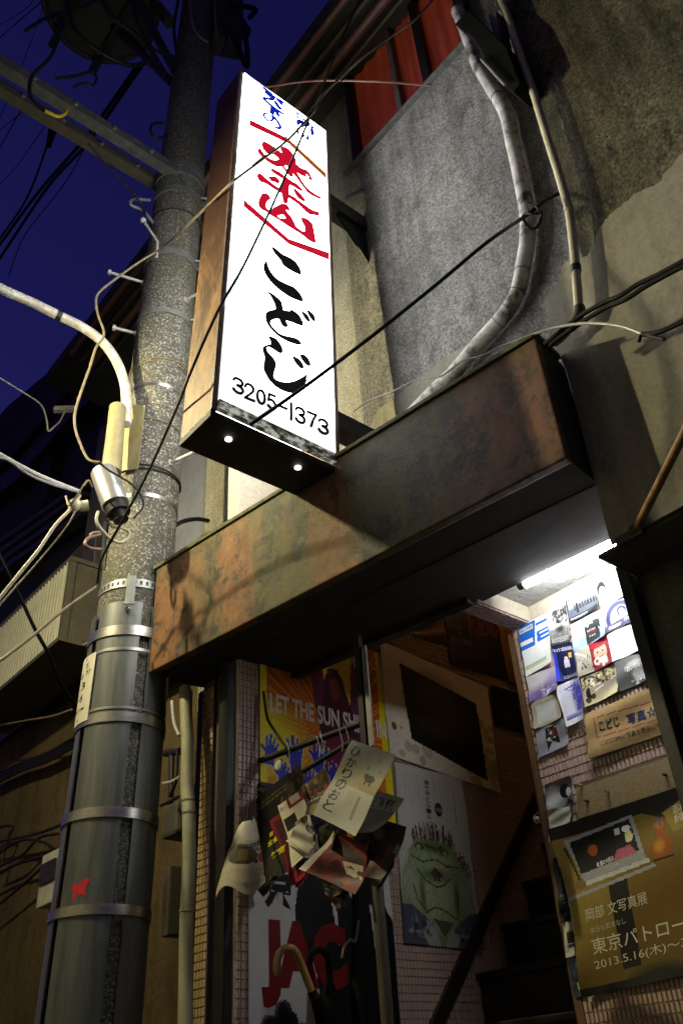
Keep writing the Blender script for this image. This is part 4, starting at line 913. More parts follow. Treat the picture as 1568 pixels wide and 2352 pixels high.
def paper(name, q, cv, label, cat='poster', group=None, parent=None, wav=.003, edge=0.0, cut=None, bend=None, seed=0, shape=None):
    TL, TR, BR_, BL_ = [np.array(p, float) for p in q]
    N = nrm(np.cross(BL_-TL, TR-TL))
    if N @ (O-TL) < 0: N = -N
    rs = random.Random(seed or hash(name+label) % 9999 if False else len(label)*7+len(name)); ph = [rs.uniform(0, 6) for _ in range(4)]
    def pos(u, v, d=0.0):
        if shape: return shape(u, v, d)
        p = (TL*(1-u)+TR*u)*(1-v)+(BL_*(1-u)+BR_*u)*v
        w = wav*(1+.5*math.sin(u*5+ph[0])*math.cos(v*4+ph[1])+.5*math.sin(v*9+ph[2]+u*3))
        if bend: w += bend(u, v)
        return p+N*(w+d)
    if group == GB and bend is None and not shape:
        k1, k2 = rs.uniform(.006, .022), rs.uniform(.004, .014)
        bend = lambda u, v: k1*max(0, u+v-1.45)**1.3*2 + k2*max(0, (1-u)+v-1.55)**1.3*2
    W_, H_ = cv.w, cv.h
    jag = [rs.uniform(-1, 1)*edge for _ in range(W_+H_+4)]
    V = []
    for j in range(H_+1):
        for i in range(W_+1):
            u, v = i/W_, j/H_
            if edge:
                if i == 0: u += abs(jag[j])
                if i == W_: u -= abs(jag[j+1])
                if j == 0: v += abs(jag[i])
                if j == H_: v -= abs(jag[i+2])
            V.append(pos(u, v))
    F, C = [], []
    for j in range(H_):
        for i in range(W_):
            if cut is not None and cut((i+.5)/W_, (j+.5)/H_): continue
            a = j*(W_+1)+i; F.append((a, a+W_+1, a+W_+2, a+1)); C.append(cv.a[j, i])
    for (t, u0, v0, u1, v1, col, bold, skew) in cv.T:
        GV, GF = glyph(t, bold); o = len(V)
        for gu, gv in GV:
            vv = v1+(v0-v1)*gv; V.append(pos(u0+(u1-u0)*gu, vv+skew*gu, .0012))
        for f in GF: F.append(tuple(i+o for i in f)); C.append(np.array(col))
    # back of the sheet
    o = len(V); n = 24
    for j in range(n+1):
        for i in range(n+1): V.append(pos(i/n*.996+.002, j/n*.996+.002, -.0025))
    for j in range(n):
        for i in range(n):
            if cut is not None and cut((i+.5)/n, (j+.5)/n): continue
            a = o+j*(n+1)+i; F.append((a, a+1, a+n+2, a+n+1)); C.append(np.array((.55, .54, .5)))
    A = np.array(V); lo, hi = A.min(0), A.max(0); org = np.array([(lo[0]+hi[0])/2, (lo[1]+hi[1])/2, lo[2]])
    me = bpy.data.meshes.new(name); me.from_pydata((A-org).tolist(), [], F)
    at = me.color_attributes.new('Col', 'FLOAT_COLOR', 'CORNER')
    cnt = [len(f) for f in F]; arr = np.repeat(np.clip(np.array(C), 0, 1), cnt, axis=0)
    at.data.foreach_set('color', np.concatenate([arr, np.ones((len(arr), 1))], 1).astype(np.float32).ravel())
    me.materials.append(M['paper'])
    ob = bpy.data.objects.new(name, me); link(ob, parent, org)
    return tag(ob, label, cat, group)

def c6(p): return (1129.2+p[0]*.28, 1192+p[1]*.28)
def c7(p): return (1160.6+p[0]*.26, 1537+p[1]*.26)
def c8(p): return (1192+p[0]*.24, 1819.3+p[1]*.24)
def c1b(p): return (501.9+p[0]*.28, 1442.9+p[1]*.28)
def c2b(p): return (501.9+p[0]*.28, 1693.9+p[1]*.28)
def c3b(p): return (501.9+p[0]*.28, 2007.5+p[1]*.28)
def c4b(p): return (815.6+p[0]*.28, 1380.2+p[1]*.28)
def c5b(p): return (815.6+p[0]*.32, 1756.6+p[1]*.32)
def back(pts, tr, d=.008):
    P = [tr(p) for p in pts]; COVER.append(('back', P)); return [hy(x, y, YB-d) for x, y in P]
def left(pts, tr=None, d=.006):
    P = [tr(p) if tr else p for p in pts]; COVER.append(('left', P)); return [hx(x, y, XW+d) for x, y in P]
GB = 'exhibition flyers on the poster wall'

# ---- flyers on the poster wall (under the tube)
c = Cv(46, 60, '#e9ebe6').poly([(.0,.02),(.62,.02),(.46,.5),(.0,.5)], '#1f66c8').rect(.02,.07,.5,.17,'#e9ebe6').rect(.0,.34,.44,.41,'#e9ebe6').rect(.6,.1,1,.15,'#1f66c8').poly([(.6,.27),(1,.27),(1,.46),(.56,.46)],'#1f66c8').rect(.68,.3,.98,.34,'#e9ebe6').rect(.7,.38,.98,.42,'#e9ebe6').rect(.02,.82,.8,.86,'#9fbfc6').rect(.02,.86,.82,.9,'#d8d44a').grain(.04)
c.text('松本正子写真展', .04,.085,.48,.155,'#20386a')
paper('flyer', back([(215,890),(445,775),(510,1175),(285,1295)], c6, .008), c, 'white flyer with slanted blue blocks in the corner by the ceiling', 'flyer', GB)
c = Cv(40, 60, '#cfcfca').blots(70,.3,.08,1,.45,.03,.07,['#15171a','#2a2c2e','#3a3c3c']).grad('#8a8a88','#303234',0,.55,1,1).soft(.55,.6,.3,.14,'#2c2d2f').grain(.35,2,0,.5,1,1).line((.62,.4),(.64,.62),.012,'#1a1a1a').lines(.1,.82,.95,.95,4,'#d8d8d4',.8)
c.text('1974年', .06,.06,.34,.11,'#555',0).text('人物山', .08,.13,.34,.18,'#555',0)
paper('flyer', back([(448,770),(600,685),(655,1010),(490,1045)], c6), c, 'grey flyer with a dark tree right of the blue blocks', 'flyer', GB)
c = Cv(56, 46, '#22262c').grad('#c9d2de','#59626e',.03,.05,1,.5).rect(0,.5,1,.8,'#4a525c').grain(.2,1)
for k in range(16): u = .25+.045*k; c.ell(u,.42+.02*math.sin(k*3),.018,.05,'#14161a').rect(u-.015,.42,u+.015,.6,'#101216')
c.rect(.28,.3,.36,.75,'#0d0e10').lines(.05,.86,.6,.95,2,'#e8ecf2',.9)
paper('flyer', back([(605,680),(855,540),(890,730),(640,855)], c6), c, 'black and white flyer of a brass band parading', 'flyer', GB)
c = Cv(60, 50, '#eeeef0').ell(.14,.30,.16,.30,'#18181c').ell(.16,.48,.11,.26,'#d9c6c4').ell(.95,.42,.14,.36,'#5a5f7c').ell(1.0,.55,.13,.3,'#cdb9c2').grain(.03)
c.vtext('DNH影宮', .50,.16,.60,.92,'#2a2a30',.01)
paper('flyer', back([(855,535),(1075,412),(1165,600),(895,725)], c6, .009), c, 'white flyer with two faces in profile, highest on the poster wall', 'flyer', GB)
c = Cv(46, 66, '#1a2470').poly([(0,0),(1,0),(1,1),(.35,1),(.12,.5)], '#0e1236').rect(0,.2,.16,1,'#2a36b8').ell(.58,.42,.09,.06,'#c8b8b0').rect(.46,.46,.72,.66,'#c4c0cc').rect(.48,.66,.70,.86,'#20243c').rect(.72,.28,.88,.42,'#c49a3c').grain(.2)
c.text('「キョウコ記念日記」', .04,.1,.96,.2,'#e8e8f0',.01).lines(.3,.88,.98,.97,3,'#d0d0e0',.8)
paper('flyer', back([(490,1045),(655,1010),(720,1300),(545,1340)], c6, .008), c, 'deep blue flyer with a standing figure and white title', 'flyer', GB)
c = Cv(60, 52, '#a9bccf').grad('#c2d3e4','#7f98b4').rect(.05,.1,.16,.85,'#dfe9f2').rect(.8,.05,.92,.75,'#8fb2d4').poly([(.42,.34),(.62,.30),(.80,.36),(.86,.95),(.40,.98)],'#15161a').poly([(.66,.24),(.82,.22),(.9,.3),(.88,.6)],'#202228').line((.5,.22),(.52,.36),.03,'#e8eef4').grain(.1)
c.text('銀座写真展', .48,.5,.74,.58,'#b8b8b8').text('POLYESTER', .48,.6,.76,.66,'#9a3030').text('写真展', .50,.7,.7,.77,'#b8b8b8')
paper('flyer', back([(645,870),(890,745),(945,960),(680,1090)], c6), c, 'pale blue flyer with a black T-shirt in the middle', 'flyer', GB)
c = Cv(64, 52, '#4c4a86').grad('#b9b6d6','#3a3a74').ell(.5,.65,.42,.62,'#23245a').ell(.52,.72,.34,.52,'#8d8ab8').ell(.56,.42,.13,.17,'#1c1c3c').ell(.56,.46,.08,.12,'#d8d2de').poly([(.7,.3),(.9,.1),(.95,.5),(.75,.55)],'#d9d6ea').poly([(0,.8),(1,.62),(1,1),(0,1)],'#1d1d40').grain(.12)
c.text('真田夏樹', .12,.82,.5,.93,'#ecebf4',.02).lines(.58,.72,.98,.86,3,'#dddcf0',.8)
paper('flyer', back([(895,720),(1165,610),(1215,820),(935,945)], c6, .008), c, 'violet flyer with a woman seen through a car window', 'flyer', GB)
c = Cv(64, 52, '#a8a395').grad('#b9b4a6','#8c8778').line((.02,.1),(.3,.35),.015,'#f4f4ee').blots(24,.05,.35,.4,.75,.012,.03,['#33302c','#4a4640']).rect(.44,0,1,1,'#7c1822').ell(.72,.44,.19,.34,'#c59a86').ell(.68,.72,.2,.16,'#d9d0c6').ell(.7,.12,.26,.14,'#a02430').ell(.8,.42,.03,.03,'#3a2018').ell(.64,.42,.03,.03,'#3a2018').rect(.66,.58,.8,.61,'#9a4a44').blots(16,.44,.7,1,1,.03,.06,['#7c1822','#d8ccc4','#5c1018']).grain(.12)
paper('flyer', back([(680,1090),(945,960),(1000,1180),(720,1300)], c6), c, 'flyer with a station hall and a face on red', 'flyer', GB)
c = Cv(50, 44, '#f0ede4').lines(.1,.6,.92,.96,5,'#b9a89c',.6).grain(.03)
c.text('NAGISA', .08,.12,.98,.3,'#b9b4ae',-.004).text('森山大道写真展', .14,.38,.98,.55,'#bdaaa2',0)
paper('flyer', back([(940,950),(1215,825),(1275,1055),(990,1175)], c6, .008), c, 'white flyer with pale lettering reading NAGISA', 'flyer', GB)
c = Cv(56, 50, '#3c3d3c').grad('#6e706e','#2a2b2a').soft(.55,.3,.3,.16,'#a8aaa8').soft(.6,.62,.2,.3,'#9a9c9a').blots(14,.4,.5,.9,1,.02,.05,['#b8bab8','#8a8c8a']).grain(.18)
c.text('「白い花Ⅲ」', .28,.32,.74,.5,'#e4e4e2',.015).lines(.5,.74,.96,.88,3,'#e4e4e2',.85)
paper('flyer', back([(1000,1175),(1282,1058),(1345,1300),(1040,1425)], c6), c, 'dark grey sea flyer with white bracketed title', 'flyer', GB)
c = Cv(52, 52, '#8a7aa6').grad('#b8adc2','#5c4a8c').soft(.2,.2,.6,.5,'#d9d4d6').line((.48,.35),(.5,.9),.012,'#d6d0e0').blots(30,.42,.68,.95,1,.02,.05,['#e2def0','#9c92bc']).grain(.08)
paper('flyer', back([(185,75),(445,-30),(475,180),(225,300)], c7), c, 'misty purple flyer at the left edge of the poster wall', 'flyer', GB)
c = Cv(40, 40, '#a9a08c').rect(.16,.2,.88,.9,'#b9bcb6').grain(.06); c.text('LOXON', .42,.04,.9,.15,'#d9d4c6',.02)
paper('flyer', back([(228,300),(450,205),(510,430),(262,535)], c7), c, 'beige flyer framing a pale blank rectangle', 'flyer', GB)
c = Cv(44, 44, '#8d9098').rect(.32,.1,.72,.9,'#101114').blots(26,.34,.15,.7,.6,.02,.05,['#c8c6c0','#6a2a24','#3a3c40','#d8d4cc']).poly([(.33,.9),(.5,.62),(.72,.8),(.72,.9)],'#9a9ca2').lines(.78,.05,.95,.6,3,'#4a4c54',.6,True).grain(.08)
paper('flyer', back([(262,540),(515,435),(568,665),(302,785)], c7), c, 'grey card with a small dark night photograph', 'flyer', GB)
c = Cv(48, 64, '#e6e6ea').rect(.1,.02,.96,.88,'#d3d3e2').soft(.92,.45,.42,.7,'#3a348c').blots(60,.62,.08,.95,.8,.015,.045,['#2c2a78','#5a56a4','#3d3a8c']).line((.35,.16),(.8,.12),.02,'#4a4698').line((.45,.2),(.75,.24),.012,'#5a56a4').grad('#a8a4cc','#3c3890',.1,.76,.96,.88).grain(.1)
paper('flyer', back([(440,155),(650,75),(710,440),(545,515)], c7, .016), c, 'white-bordered flyer of a violet tree, overlapping its neighbours', 'flyer', GB)
c = Cv(64, 58, '#b5ab86').grad('#8f8c80','#c4b88c',0,.4,1,1).blots(120,0,.0,1,.42,.02,.05,['#3a3428','#d8d2c0','#5a5030','#8a7a48','#22201c']).ell(.16,.5,.06,.09,'#15140f').rect(.1,.52,.22,.72,'#15140f').line((.1,.8),(.3,.72),.05,'#1c1a14').ell(.14,.84,.07,.09,'#3a3424').ell(.28,.76,.06,.08,'#3a3424').line((.36,.6),(.6,.5),.015,'#efe8cc').grain(.18)
paper('flyer', back([(665,85),(965,-30),(1010,205),(710,340)], c7), c, 'flyer of a cyclist passing a mosaic of photographs', 'flyer', GB)
# kraft paper notice
c = Cv(70, 46, '#a98c5e').grain(.06,2).grad('#b09566','#9d8154'); c.grain(.08,3)
for (a, b) in (((.13,.17),(1.0,.30)), ((.13,.60),(1.0,.70)), ((.13,.17),(.13,.60))): c.line(a, b, .006, '#8a2a1c')
c.text('こどじ', .19,.27,.45,.50,'#1c1c30',.02,.03).text('写真☆', .55,.33,.93,.58,'#20284e',.02,.04).text('こどじ(2F)に写真を展示してい', .18,.70,.99,.83,'#26221c',.01,.06)
paper('kraft_notice', back([(690,405),(1345,148),(1445,555),(750,800)], c7, .012), c, 'brown kraft paper notice reading こどじ 写真 with a star', 'notice', None, None, .006, .012)
# hardboard with pins
bq = back([(615,1065),(1485,768),(1560,1030),(640,1325)], c7, .014)
hb = thing('hardboard_sheet', tuple(bq[3]), 'tan hardboard sheet pinned below the kraft notice', 'board')
pts = [bq[0]*.93+bq[1]*.07, bq[1], bq[2], bq[3], bq[0]*.88+bq[3]*.12, bq[0]*.97+bq[3]*.02+bq[1]*.01]
mk('sheet', prism(pts, (0, .008, 0)), M['board'], hb, bevel=.001)
for p, m in ((c7((905,1085)), 'chrome'), (c7((1415,935)), 'brown_metal'), (c7((725,1165)), 'brown_metal'), (c7((670,1030)), 'yellow')):
    q = hy(*p, YB-.015); mk('pin', [cyl(q, q-np.array([0,.012,0]), .005, 8), ball(q-np.array([0,.014,0]), .006, 8, 6)], M[m], hb)
c = Cv(44, 48, '#3a3b3c').grad('#2a2b2c','#6a6c6c').soft(.3,.7,.5,.6,'#b9bcbc').ell(.72,.48,.2,.26,'#0c0c0d').ell(.84,.54,.09,.16,'#b9b6b2').poly([(.7,.98),(.82,.78),(1,.95),(1,1)],'#121213').grain(.1)
c.text('MOIRA', .45,.08,.78,.15,'#7a2a28')
paper('flyer', back([(345,1020),(575,940),(615,1180),(375,1250)], c7), c, 'black and white portrait flyer left of the hardboard', 'flyer', GB)
c = Cv(30, 34, '#b9b7a6').rect(.3,.1,.6,.14,'#8f9a8a').grain(.05)
paper('flyer', back([(275,182),(485,118),(505,290),(297,362)], c8), c, 'plain off-white card under the portrait flyer', 'flyer', GB)
for k, (P, cols, lab) in enumerate((([(318,630),(400,600),(480,1090),(395,1120)], ('#141b30', '#27365c'), 'dark blue card sticking out left of the olive poster'), ([(395,1125),(480,1095),(505,1240),(412,1262)], ('#0c0c0d', '#1a1a1c'), 'small black card below the dark blue card'),
      ([(415,1255),(520,1225),(565,1560),(455,1585)], ('#b7b6ac', '#8f8e86'), 'pale card with dark photo low on the wall edge'), ([(458,1590),(565,1565),(620,1960),(530,1970)], ('#1c2838', '#3c5064'), 'dark blue photo card lowest on the wall edge'))):
    c = Cv(18, 40, cols[0]).blots(14,.1,.1,1,.9,.08,.2,[cols[1], cols[0]]).grain(.15)
    if k == 2: c.rect(.3,.3,.95,.62,'#26282a').rect(.3,.66,.9,.75,'#3a3c3c')
    if k == 0: c.lines(.2,.75,.8,.95,3,'#8a8c90',.8)
    paper('flyer', back(P, c8, .006), c, lab, 'flyer', GB)
# big olive exhibition poster
c = Cv(130, 180, '#6e5b20').grad('#766224','#574514').soft(.15,.5,.4,.4,'#806e30').soft(.8,.6,.4,.3,'#6a501a').rect(0,0,1,.085,'#0b0b0a').poly([(.50,0),(1,0),(1,.20),(.98,.24)],'#0b0b0a')
c.poly([(.0,.0),(.78,.0),(.66,.085),(.0,.085)],'#0b0b0a')
c.rect(.36,.42,.5,.9,'#100f0b').poly([(.0,.0),(1,.0),(1,.05),(0,.085)],'#0b0b0a')
c.poly([(.10,.10),(.60,.07),(.655,.345),(.19,.375)],'#8c8f94').poly([(.135,.12),(.575,.09),(.615,.29),(.175,.325)],'#07080a')
c.ell(.26,.19,.055,.05,'#1a0d08').ell(.29,.205,.035,.035,'#a04a22').poly([(.2,.30),(.23,.24),(.33,.24),(.33,.31)],'#120c0a').ell(.5,.20,.05,.045,'#120e10').poly([(.42,.31),(.46,.245),(.56,.24),(.6,.30)],'#a4566c').ell(.545,.14,.03,.02,'#e8ecf4').rect(.46,.125,.5,.16,'#cdd0d6').ell(.555,.19,.028,.035,'#d8cf9a')
c.poly([(.19,.375),(.67,.345),(.68,.37),(.2,.40)],'#b0b2b4').poly([(.04,.44),(.7,.385),(.72,.405),(.05,.46)],'#8f9192').line((.10,.15),(.16,.36),.008,'#1c160c').ell(.16,.385,.04,.03,'#6a5a2c')
c.poly([(.735,.20),(.745,.15),(.80,.14),(.82,.19),(.80,.235),(.835,.27),(.835,.335),(.80,.365),(.73,.37),(.695,.335),(.70,.285),(.745,.245)],'#8c4c10').soft(.755,.30,.05,.05,'#b87a24').soft(.77,.18,.04,.03,'#b07420').poly([(.765,.15),(.79,.145),(.785,.19),(.77,.19)],'#4a5c8c').rect(.70,.365,.85,.378,'#100d08')
c.poly([(.80,.12),(1,.05),(1,.22),(.86,.25)],'#86762a').rect(.94,.30,1,.56,'#15140e').rect(0,.955,1,1,'#0d0c0a').soft(.62,.97,.3,.08,'#1a1812').grain(.08,2)
c.text('酒は天下', .87,.10,1.0,.15,'#cfc9b4',.005,-.02).text('新宿ゴー', .875,.155,1.0,.205,'#cfc9b4',.005,-.02)
c.text('肴 龍の大阪は', .30,.285,.43,.315,'#d4d6da',.02,-.015).text('二人づれ', .37,.325,.46,.35,'#c8c8c4',.0,-.01).text('念の宿', .49,.305,.56,.33,'#9aa89a',.0,-.01)
c.text('岡部 文写真展', .16,.53,.62,.60,'#c4bfa8',.002,-.008).text('本日も異常なし', .17,.64,.44,.675,'#b4ae94',0,-.01).text('東京パトロール', .16,.70,.98,.79,'#c9c4ac',.004,-.005).text('2013.5.16(木)～31', .15,.815,.88,.88,'#c4bfa8',-.002,-.008)
c.vtext('あの女', .955,.32,.985,.46,'#b8b42a',.01)
OLV = [(290,365),(1640,-90),(1860,1690),(612,1975)]
paper('exhibition_poster', back(OLV, c8, .017), c, 'large olive-yellow exhibition poster with a television and white brush lettering', 'poster', None, None, .006, 0, bend=lambda u, v: .010*math.exp(-((u)/.1)**2)*(1+math.sin(v*9)), cut=lambda u, v: u < .055*max(0, math.sin(math.pi*v))**.8)

# ---- posters on the stair wall
c = Cv(150, 190, '#d0601e')
ang = np.arctan2((c.V-.55)*1.3, c.U-.55)
c.put((np.sin(ang*46) > .72) & (c.U > .05), '#e8941e', .8).put((np.sin(ang*61+1) > .93), '#f4c428', .9)
c.rect(0,0,.045,1,'#f2e41c').rect(.94,0,1,1,'#f2e41c').soft(.06,.62,.34,.22,'#f2e41c').poly([(.46,.0),(.78,.0),(.74,.36),(.5,.34)],'#f0cc20')
SK = '#6e2c50'
c.poly([(.38,.10),(.46,.08),(.5,.30),(.56,.5),(.48,.6),(.40,.36)],SK).poly([(.72,.06),(.80,.0),(.86,.0),(.8,.3),(.82,.42),(.74,.55),(.68,.5),(.7,.3)],SK)
c.ell(.57,.28,.085,.10,'#4a1a34').poly([(.49,.27),(.52,.18),(.6,.17),(.67,.3),(.76,.52),(.74,.75),(.5,.75),(.44,.5)],'#451432').ell(.575,.28,.045,.06,'#7a3238').poly([(.44,.55),(.8,.5),(.82,.98),(.46,.98)],'#6a1448').poly([(.62,.55),(.75,.55),(.7,.9)],'#8c1c60')
def hand(u, v, s, rot=0):
    P = [(-.5,1.6),(-.55,.5),(-1.1,0),(-1.0,-.18),(-.5,.05),(-.62,-1.1),(-.42,-1.15),(-.25,-.2),(-.12,-1.4),(.1,-1.4),(.15,-.2),(.38,-1.2),(.55,-1.12),(.45,-.05),(.78,-.75),(.95,-.65),(.62,.35),(.5,.7),(.5,1.6)]
    c.poly([(u+(x*math.cos(rot)-y*math.sin(rot))*s*1.15, v+(x*math.sin(rot)+y*math.cos(rot))*s*.9) for x, y in P], '#e8d8a0')
    c.poly([(u+(x*math.cos(rot)-y*math.sin(rot))*s, v+(x*math.sin(rot)+y*math.cos(rot))*s*.79) for x, y in P], '#2036b8')
for h in ((.07,.66,.062,.1), (.24,.66,.078,-.1), (.42,.64,.075,.12), (.15,.76,.055,.0), (.34,.78,.06,.1), (.52,.72,.05,.0)): hand(*h)
c.rect(0,.82,.36,1,'#14141c').rect(.36,.86,.6,1,'#1a1430').grain(.08)
c.text('LET THE SUN SHINE IN', .07,.39,.985,.485,'#f2eade',.03,.0)
c.text('「太陽の彼方アー」', .55,.04,.97,.12,'#e8e4dc',.02,.03).text('日本一もっと近い', .40,.745,.74,.78,'#e0dcd4',.01).text('劇場に響きわたる', .40,.80,.80,.84,'#e0dcd4',.015).text('29日水', .37,.87,.60,.94,'#e8e8e8',.03).text('135', .1,.84,.24,.9,'#dcdcdc',.03).lines(.05,.92,.3,.99,3,'#b8b8c0',.8)
yl, yr_ = hx(594, 1620, XW)[1], hx(890, 1720, XW)[1]
z_t = hx(612, 1585, XW)[2] - .012          # top of the lettering
hL = 1.03; zt_let = z_t + .39*hL
def lq(y0, y1, z0, z1, d=.006):
    q = [np.array([XW+d, y0, z1]), np.array([XW+d, y1, z1]), np.array([XW+d, y1, z0]), np.array([XW+d, y0, z0])]
    COVER.append(('left', [proj(p) for p in q])); return q
paper('theatre_poster', lq(yl, yr_, z_t+.355-.91, z_t+.355, .007), c, 'orange and yellow poster reading LET THE SUN SHINE IN with raised blue hands', 'poster', None, None, .004)
# white sheet with a dark square
c = Cv(150, 140, '#e6dfce').grain(.05,3).blots(16,.82,.4,1,1,.02,.06,['#a89a84','#b4a890']).blots(10,.0,.85,1,1,.02,.05,['#b4ac9c']).ell(.06,.74,.02,.035,'#7a4a22').ell(.12,.73,.008,.012,'#8a5a2a')
P = [(1450-1300,0)]
c.poly([(.16,.14),(.86,.22),(.885,.93),(.20,.80)],'#14140f').soft(.48,.4,.34,.36,'#4a463a',.9)
paper('framed_sheet', left([(868,1470),(1118,1580),(1148,1822),(893,1735)], None, .012), c, 'torn white sheet with a large dark square on the stair wall', 'poster', None, None, .005, .006)
# toad poster
c = Cv(100, 170, '#c4c3be').grain(.03,2)
for k in range(11): c.lines(.12+.045*k if k < 5 else .30+.045*k,.05,.14+.045*k if k < 5 else .32+.045*k,.26+.03*math.sin(k),1,'#77767a',.55,True)
c.vtext('煙突守とルール', .40,.07,.47,.31,'#33332f',.02).ell(.585,.235,.055,.042,'#26302a'); c.text('3/23', .545,.225,.625,.248,'#c9cac4',.01)
for k in range(64):
    u0 = random.uniform(.18, .80); t_ = 1-((u0-.47)/.36)**2; v0 = .455-.045*max(0, t_)+(.05 if u0 > .7 else 0)*(u0-.7)*8; l = random.uniform(.02, .06)*(.6+max(0, t_))
    c.line((u0, v0+.02), (u0+(u0-.47)*.25*l*8+random.uniform(-.012,.012), v0-l), .006, random.choice(['#5a3a3c','#75504e','#4a3230','#3a2c28']))
for k in range(30):
    v0 = random.uniform(.50, .62); u0 = .80+(v0-.5)*.9; c.line((u0-.03, v0+.01), (u0+random.uniform(.03,.08), v0-random.uniform(.02,.05)), .006, random.choice(['#5a3a3c','#75504e','#4a3230']))
G1, G2, G3 = '#7f8f66', '#5c7044', '#7f9060'
c.poly([(.14,.50),(.19,.455),(.27,.43),(.36,.435),(.5,.425),(.6,.44),(.68,.44),(.77,.475),(.82,.54),(.90,.60),(.96,.74),(.98,.92),(.8,1),(.2,1),(.02,.95),(.0,.78),(.02,.64),(.10,.57)], G1)
c.soft(.45,.74,.34,.22,'#a5b184').soft(.43,.55,.34,.10,'#a0ad84').soft(.47,.465,.30,.05,'#5f7446').soft(.12,.68,.16,.16,'#9ca98a').soft(.88,.70,.14,.16,'#90a088').soft(.27,.74,.05,.14,'#5c6a46').soft(.72,.74,.05,.14,'#5c6a46').soft(.46,.625,.26,.05,'#6a7a50')
for k in range(900):
    u0, v0 = random.uniform(.02,.97), random.uniform(.46,.99); d_ = .012+.02*random.random()
    if .05+.1*abs(v0-.7) < u0 < .95: c.line((u0, v0), (u0+(u0-.5)*.05, v0+d_), .003, random.choice(['#46563a','#93a27a','#5a6a44','#3a4630']), .35)
c.ell(.27,.475,.065,.022,'#37482a').ell(.61,.485,.065,.022,'#37482a').ell(.26,.478,.03,.016,'#8f9a74').ell(.62,.49,.03,.014,'#8f9a74').line((.36,.46),(.48,.475),.012,'#2c3a20').line((.52,.475),(.58,.455),.012,'#2c3a20')
for (p, q) in (((.16,.535),(.3,.56)),((.3,.56),(.43,.54)),((.43,.54),(.52,.54)),((.52,.54),(.62,.565)),((.62,.565),(.8,.56)),((.22,.60),(.32,.66)),((.32,.66),(.46,.69)),((.46,.69),(.56,.675)),((.56,.675),(.66,.63)),((.16,.69),(.2,.77)),((.2,.77),(.32,.83)),((.74,.7),(.72,.8)),((.3,.83),(.42,.80)),((.42,.80),(.54,.81)),((.54,.81),(.7,.85))): c.line(p, q, .007, '#2f3a22')
for k in range(26):
    a = random.uniform(.5, 2.64); l = random.uniform(.03, .075); c.line((.46, .585), (.46+l*1.6*math.cos(a), .585+l*math.sin(a)), .006, random.choice(['#5a3a3c','#3c2a28']))
c.poly([(.0,.80),(.12,.80),(.3,.86),(.42,.94),(.44,1),(.0,1)],'#4a4c5c').poly([(1,.80),(.86,.82),(.68,.89),(.58,.95),(.56,1),(1,1)],'#4a4c5c').poly([(.30,.87),(.42,.93),(.47,1),(.31,1),(.25,.95)],'#9c9c98').poly([(.66,.90),(.56,.95),(.53,1),(.68,1),(.72,.95)],'#9c9c98').poly([(.38,.86),(.66,.87),(.52,.95)],'#4c5c48')
c.blots(24,.1,.86,.36,.96,.012,.022,['#2a2c34','#7a7a78']).blots(14,.66,.86,.9,.96,.012,.022,['#2a2c34','#6a6a70']).grain(.10)
c.text('協賛・SPACE107', .06,.925,.28,.945,'#b4b4b0').text('主催・TBSラジオ', .72,.925,.93,.945,'#b4b4b0').lines(.82,.1,.86,.34,1,'#55555a',.7,True)
paper('toad_poster', left([(905,1750),(1058,1790),(1106,2184),(926,2166)], None, .010), c, 'grey poster of a green bristly toad with hands on its thighs', 'poster', None, None, .004, 0, bend=lambda u, v: .012*math.exp(-((1-u)/.15)**2)*max(0, math.sin(v*8-.5)))
# red lettering poster, lower left
yl2, yr2 = hx(567, 2200, XW)[1], hx(903, 2200, XW)[1]
zJ = hx(603, 2110, XW)[2]; hJ = 1.03
c = Cv(130, 170, '#c9c9c6').grain(.03,3)
c.poly([(.36,.02),(.62,.0),(.66,.12),(.74,.17),(.78,.45),(.74,.9),(.5,1),(.46,.6),(.42,.38),(.30,.34),(.30,.2)],'#0b0b0c').poly([(.72,.02),(.84,.0),(.96,.18),(1,.22),(1,.92),(.86,1),(.8,.6),(.74,.3)],'#0b0b0c').poly([(.55,.14),(.58,.13),(.6,.3),(.585,.32)],'#c9c9c6').poly([(.83,.16),(.87,.18),(.88,.38),(.86,.40)],'#b8b8b6').soft(.5,.07,.1,.1,'#241c18')
c.blots(30,.08,.565,.32,.66,.03,.06,['#0c0c0c']).rect(.15,.58,.62,.78,'#0c0c0c',.92)
for k in range(8):
    v = .59+.023*k; u = .18+random.uniform(0,.1)
    while u < .6: d = random.uniform(.02,.045); c.rect(u, v, u+d, v+.012, '#b9b9b2', .85); u += d+random.uniform(.01,.03)
for k in range(7): c.line((.02+.06*k,.98),(.14+.05*k,.72),.004,'#8a8a86'); 
for k in range(5): c.line((.02,.78+.05*k),(.4,.75+.055*k),.003,'#9a9a96')
c.blots(16,.02,.72,.35,.95,.006,.012,['#1a1a1a'])
c.text('京', .10,.04,.30,.21,'#0c0c0c',.05).text('JAC', .075,.245,.64,.525,'#6e070b',.07)
paper('red_letter_poster', lq(yl2, yr2, zJ-.245*hJ*-1-hJ, zJ+.245*hJ, .007), c, 'white poster with huge red letters JAC and men in black suits', 'poster', None, None, .004)
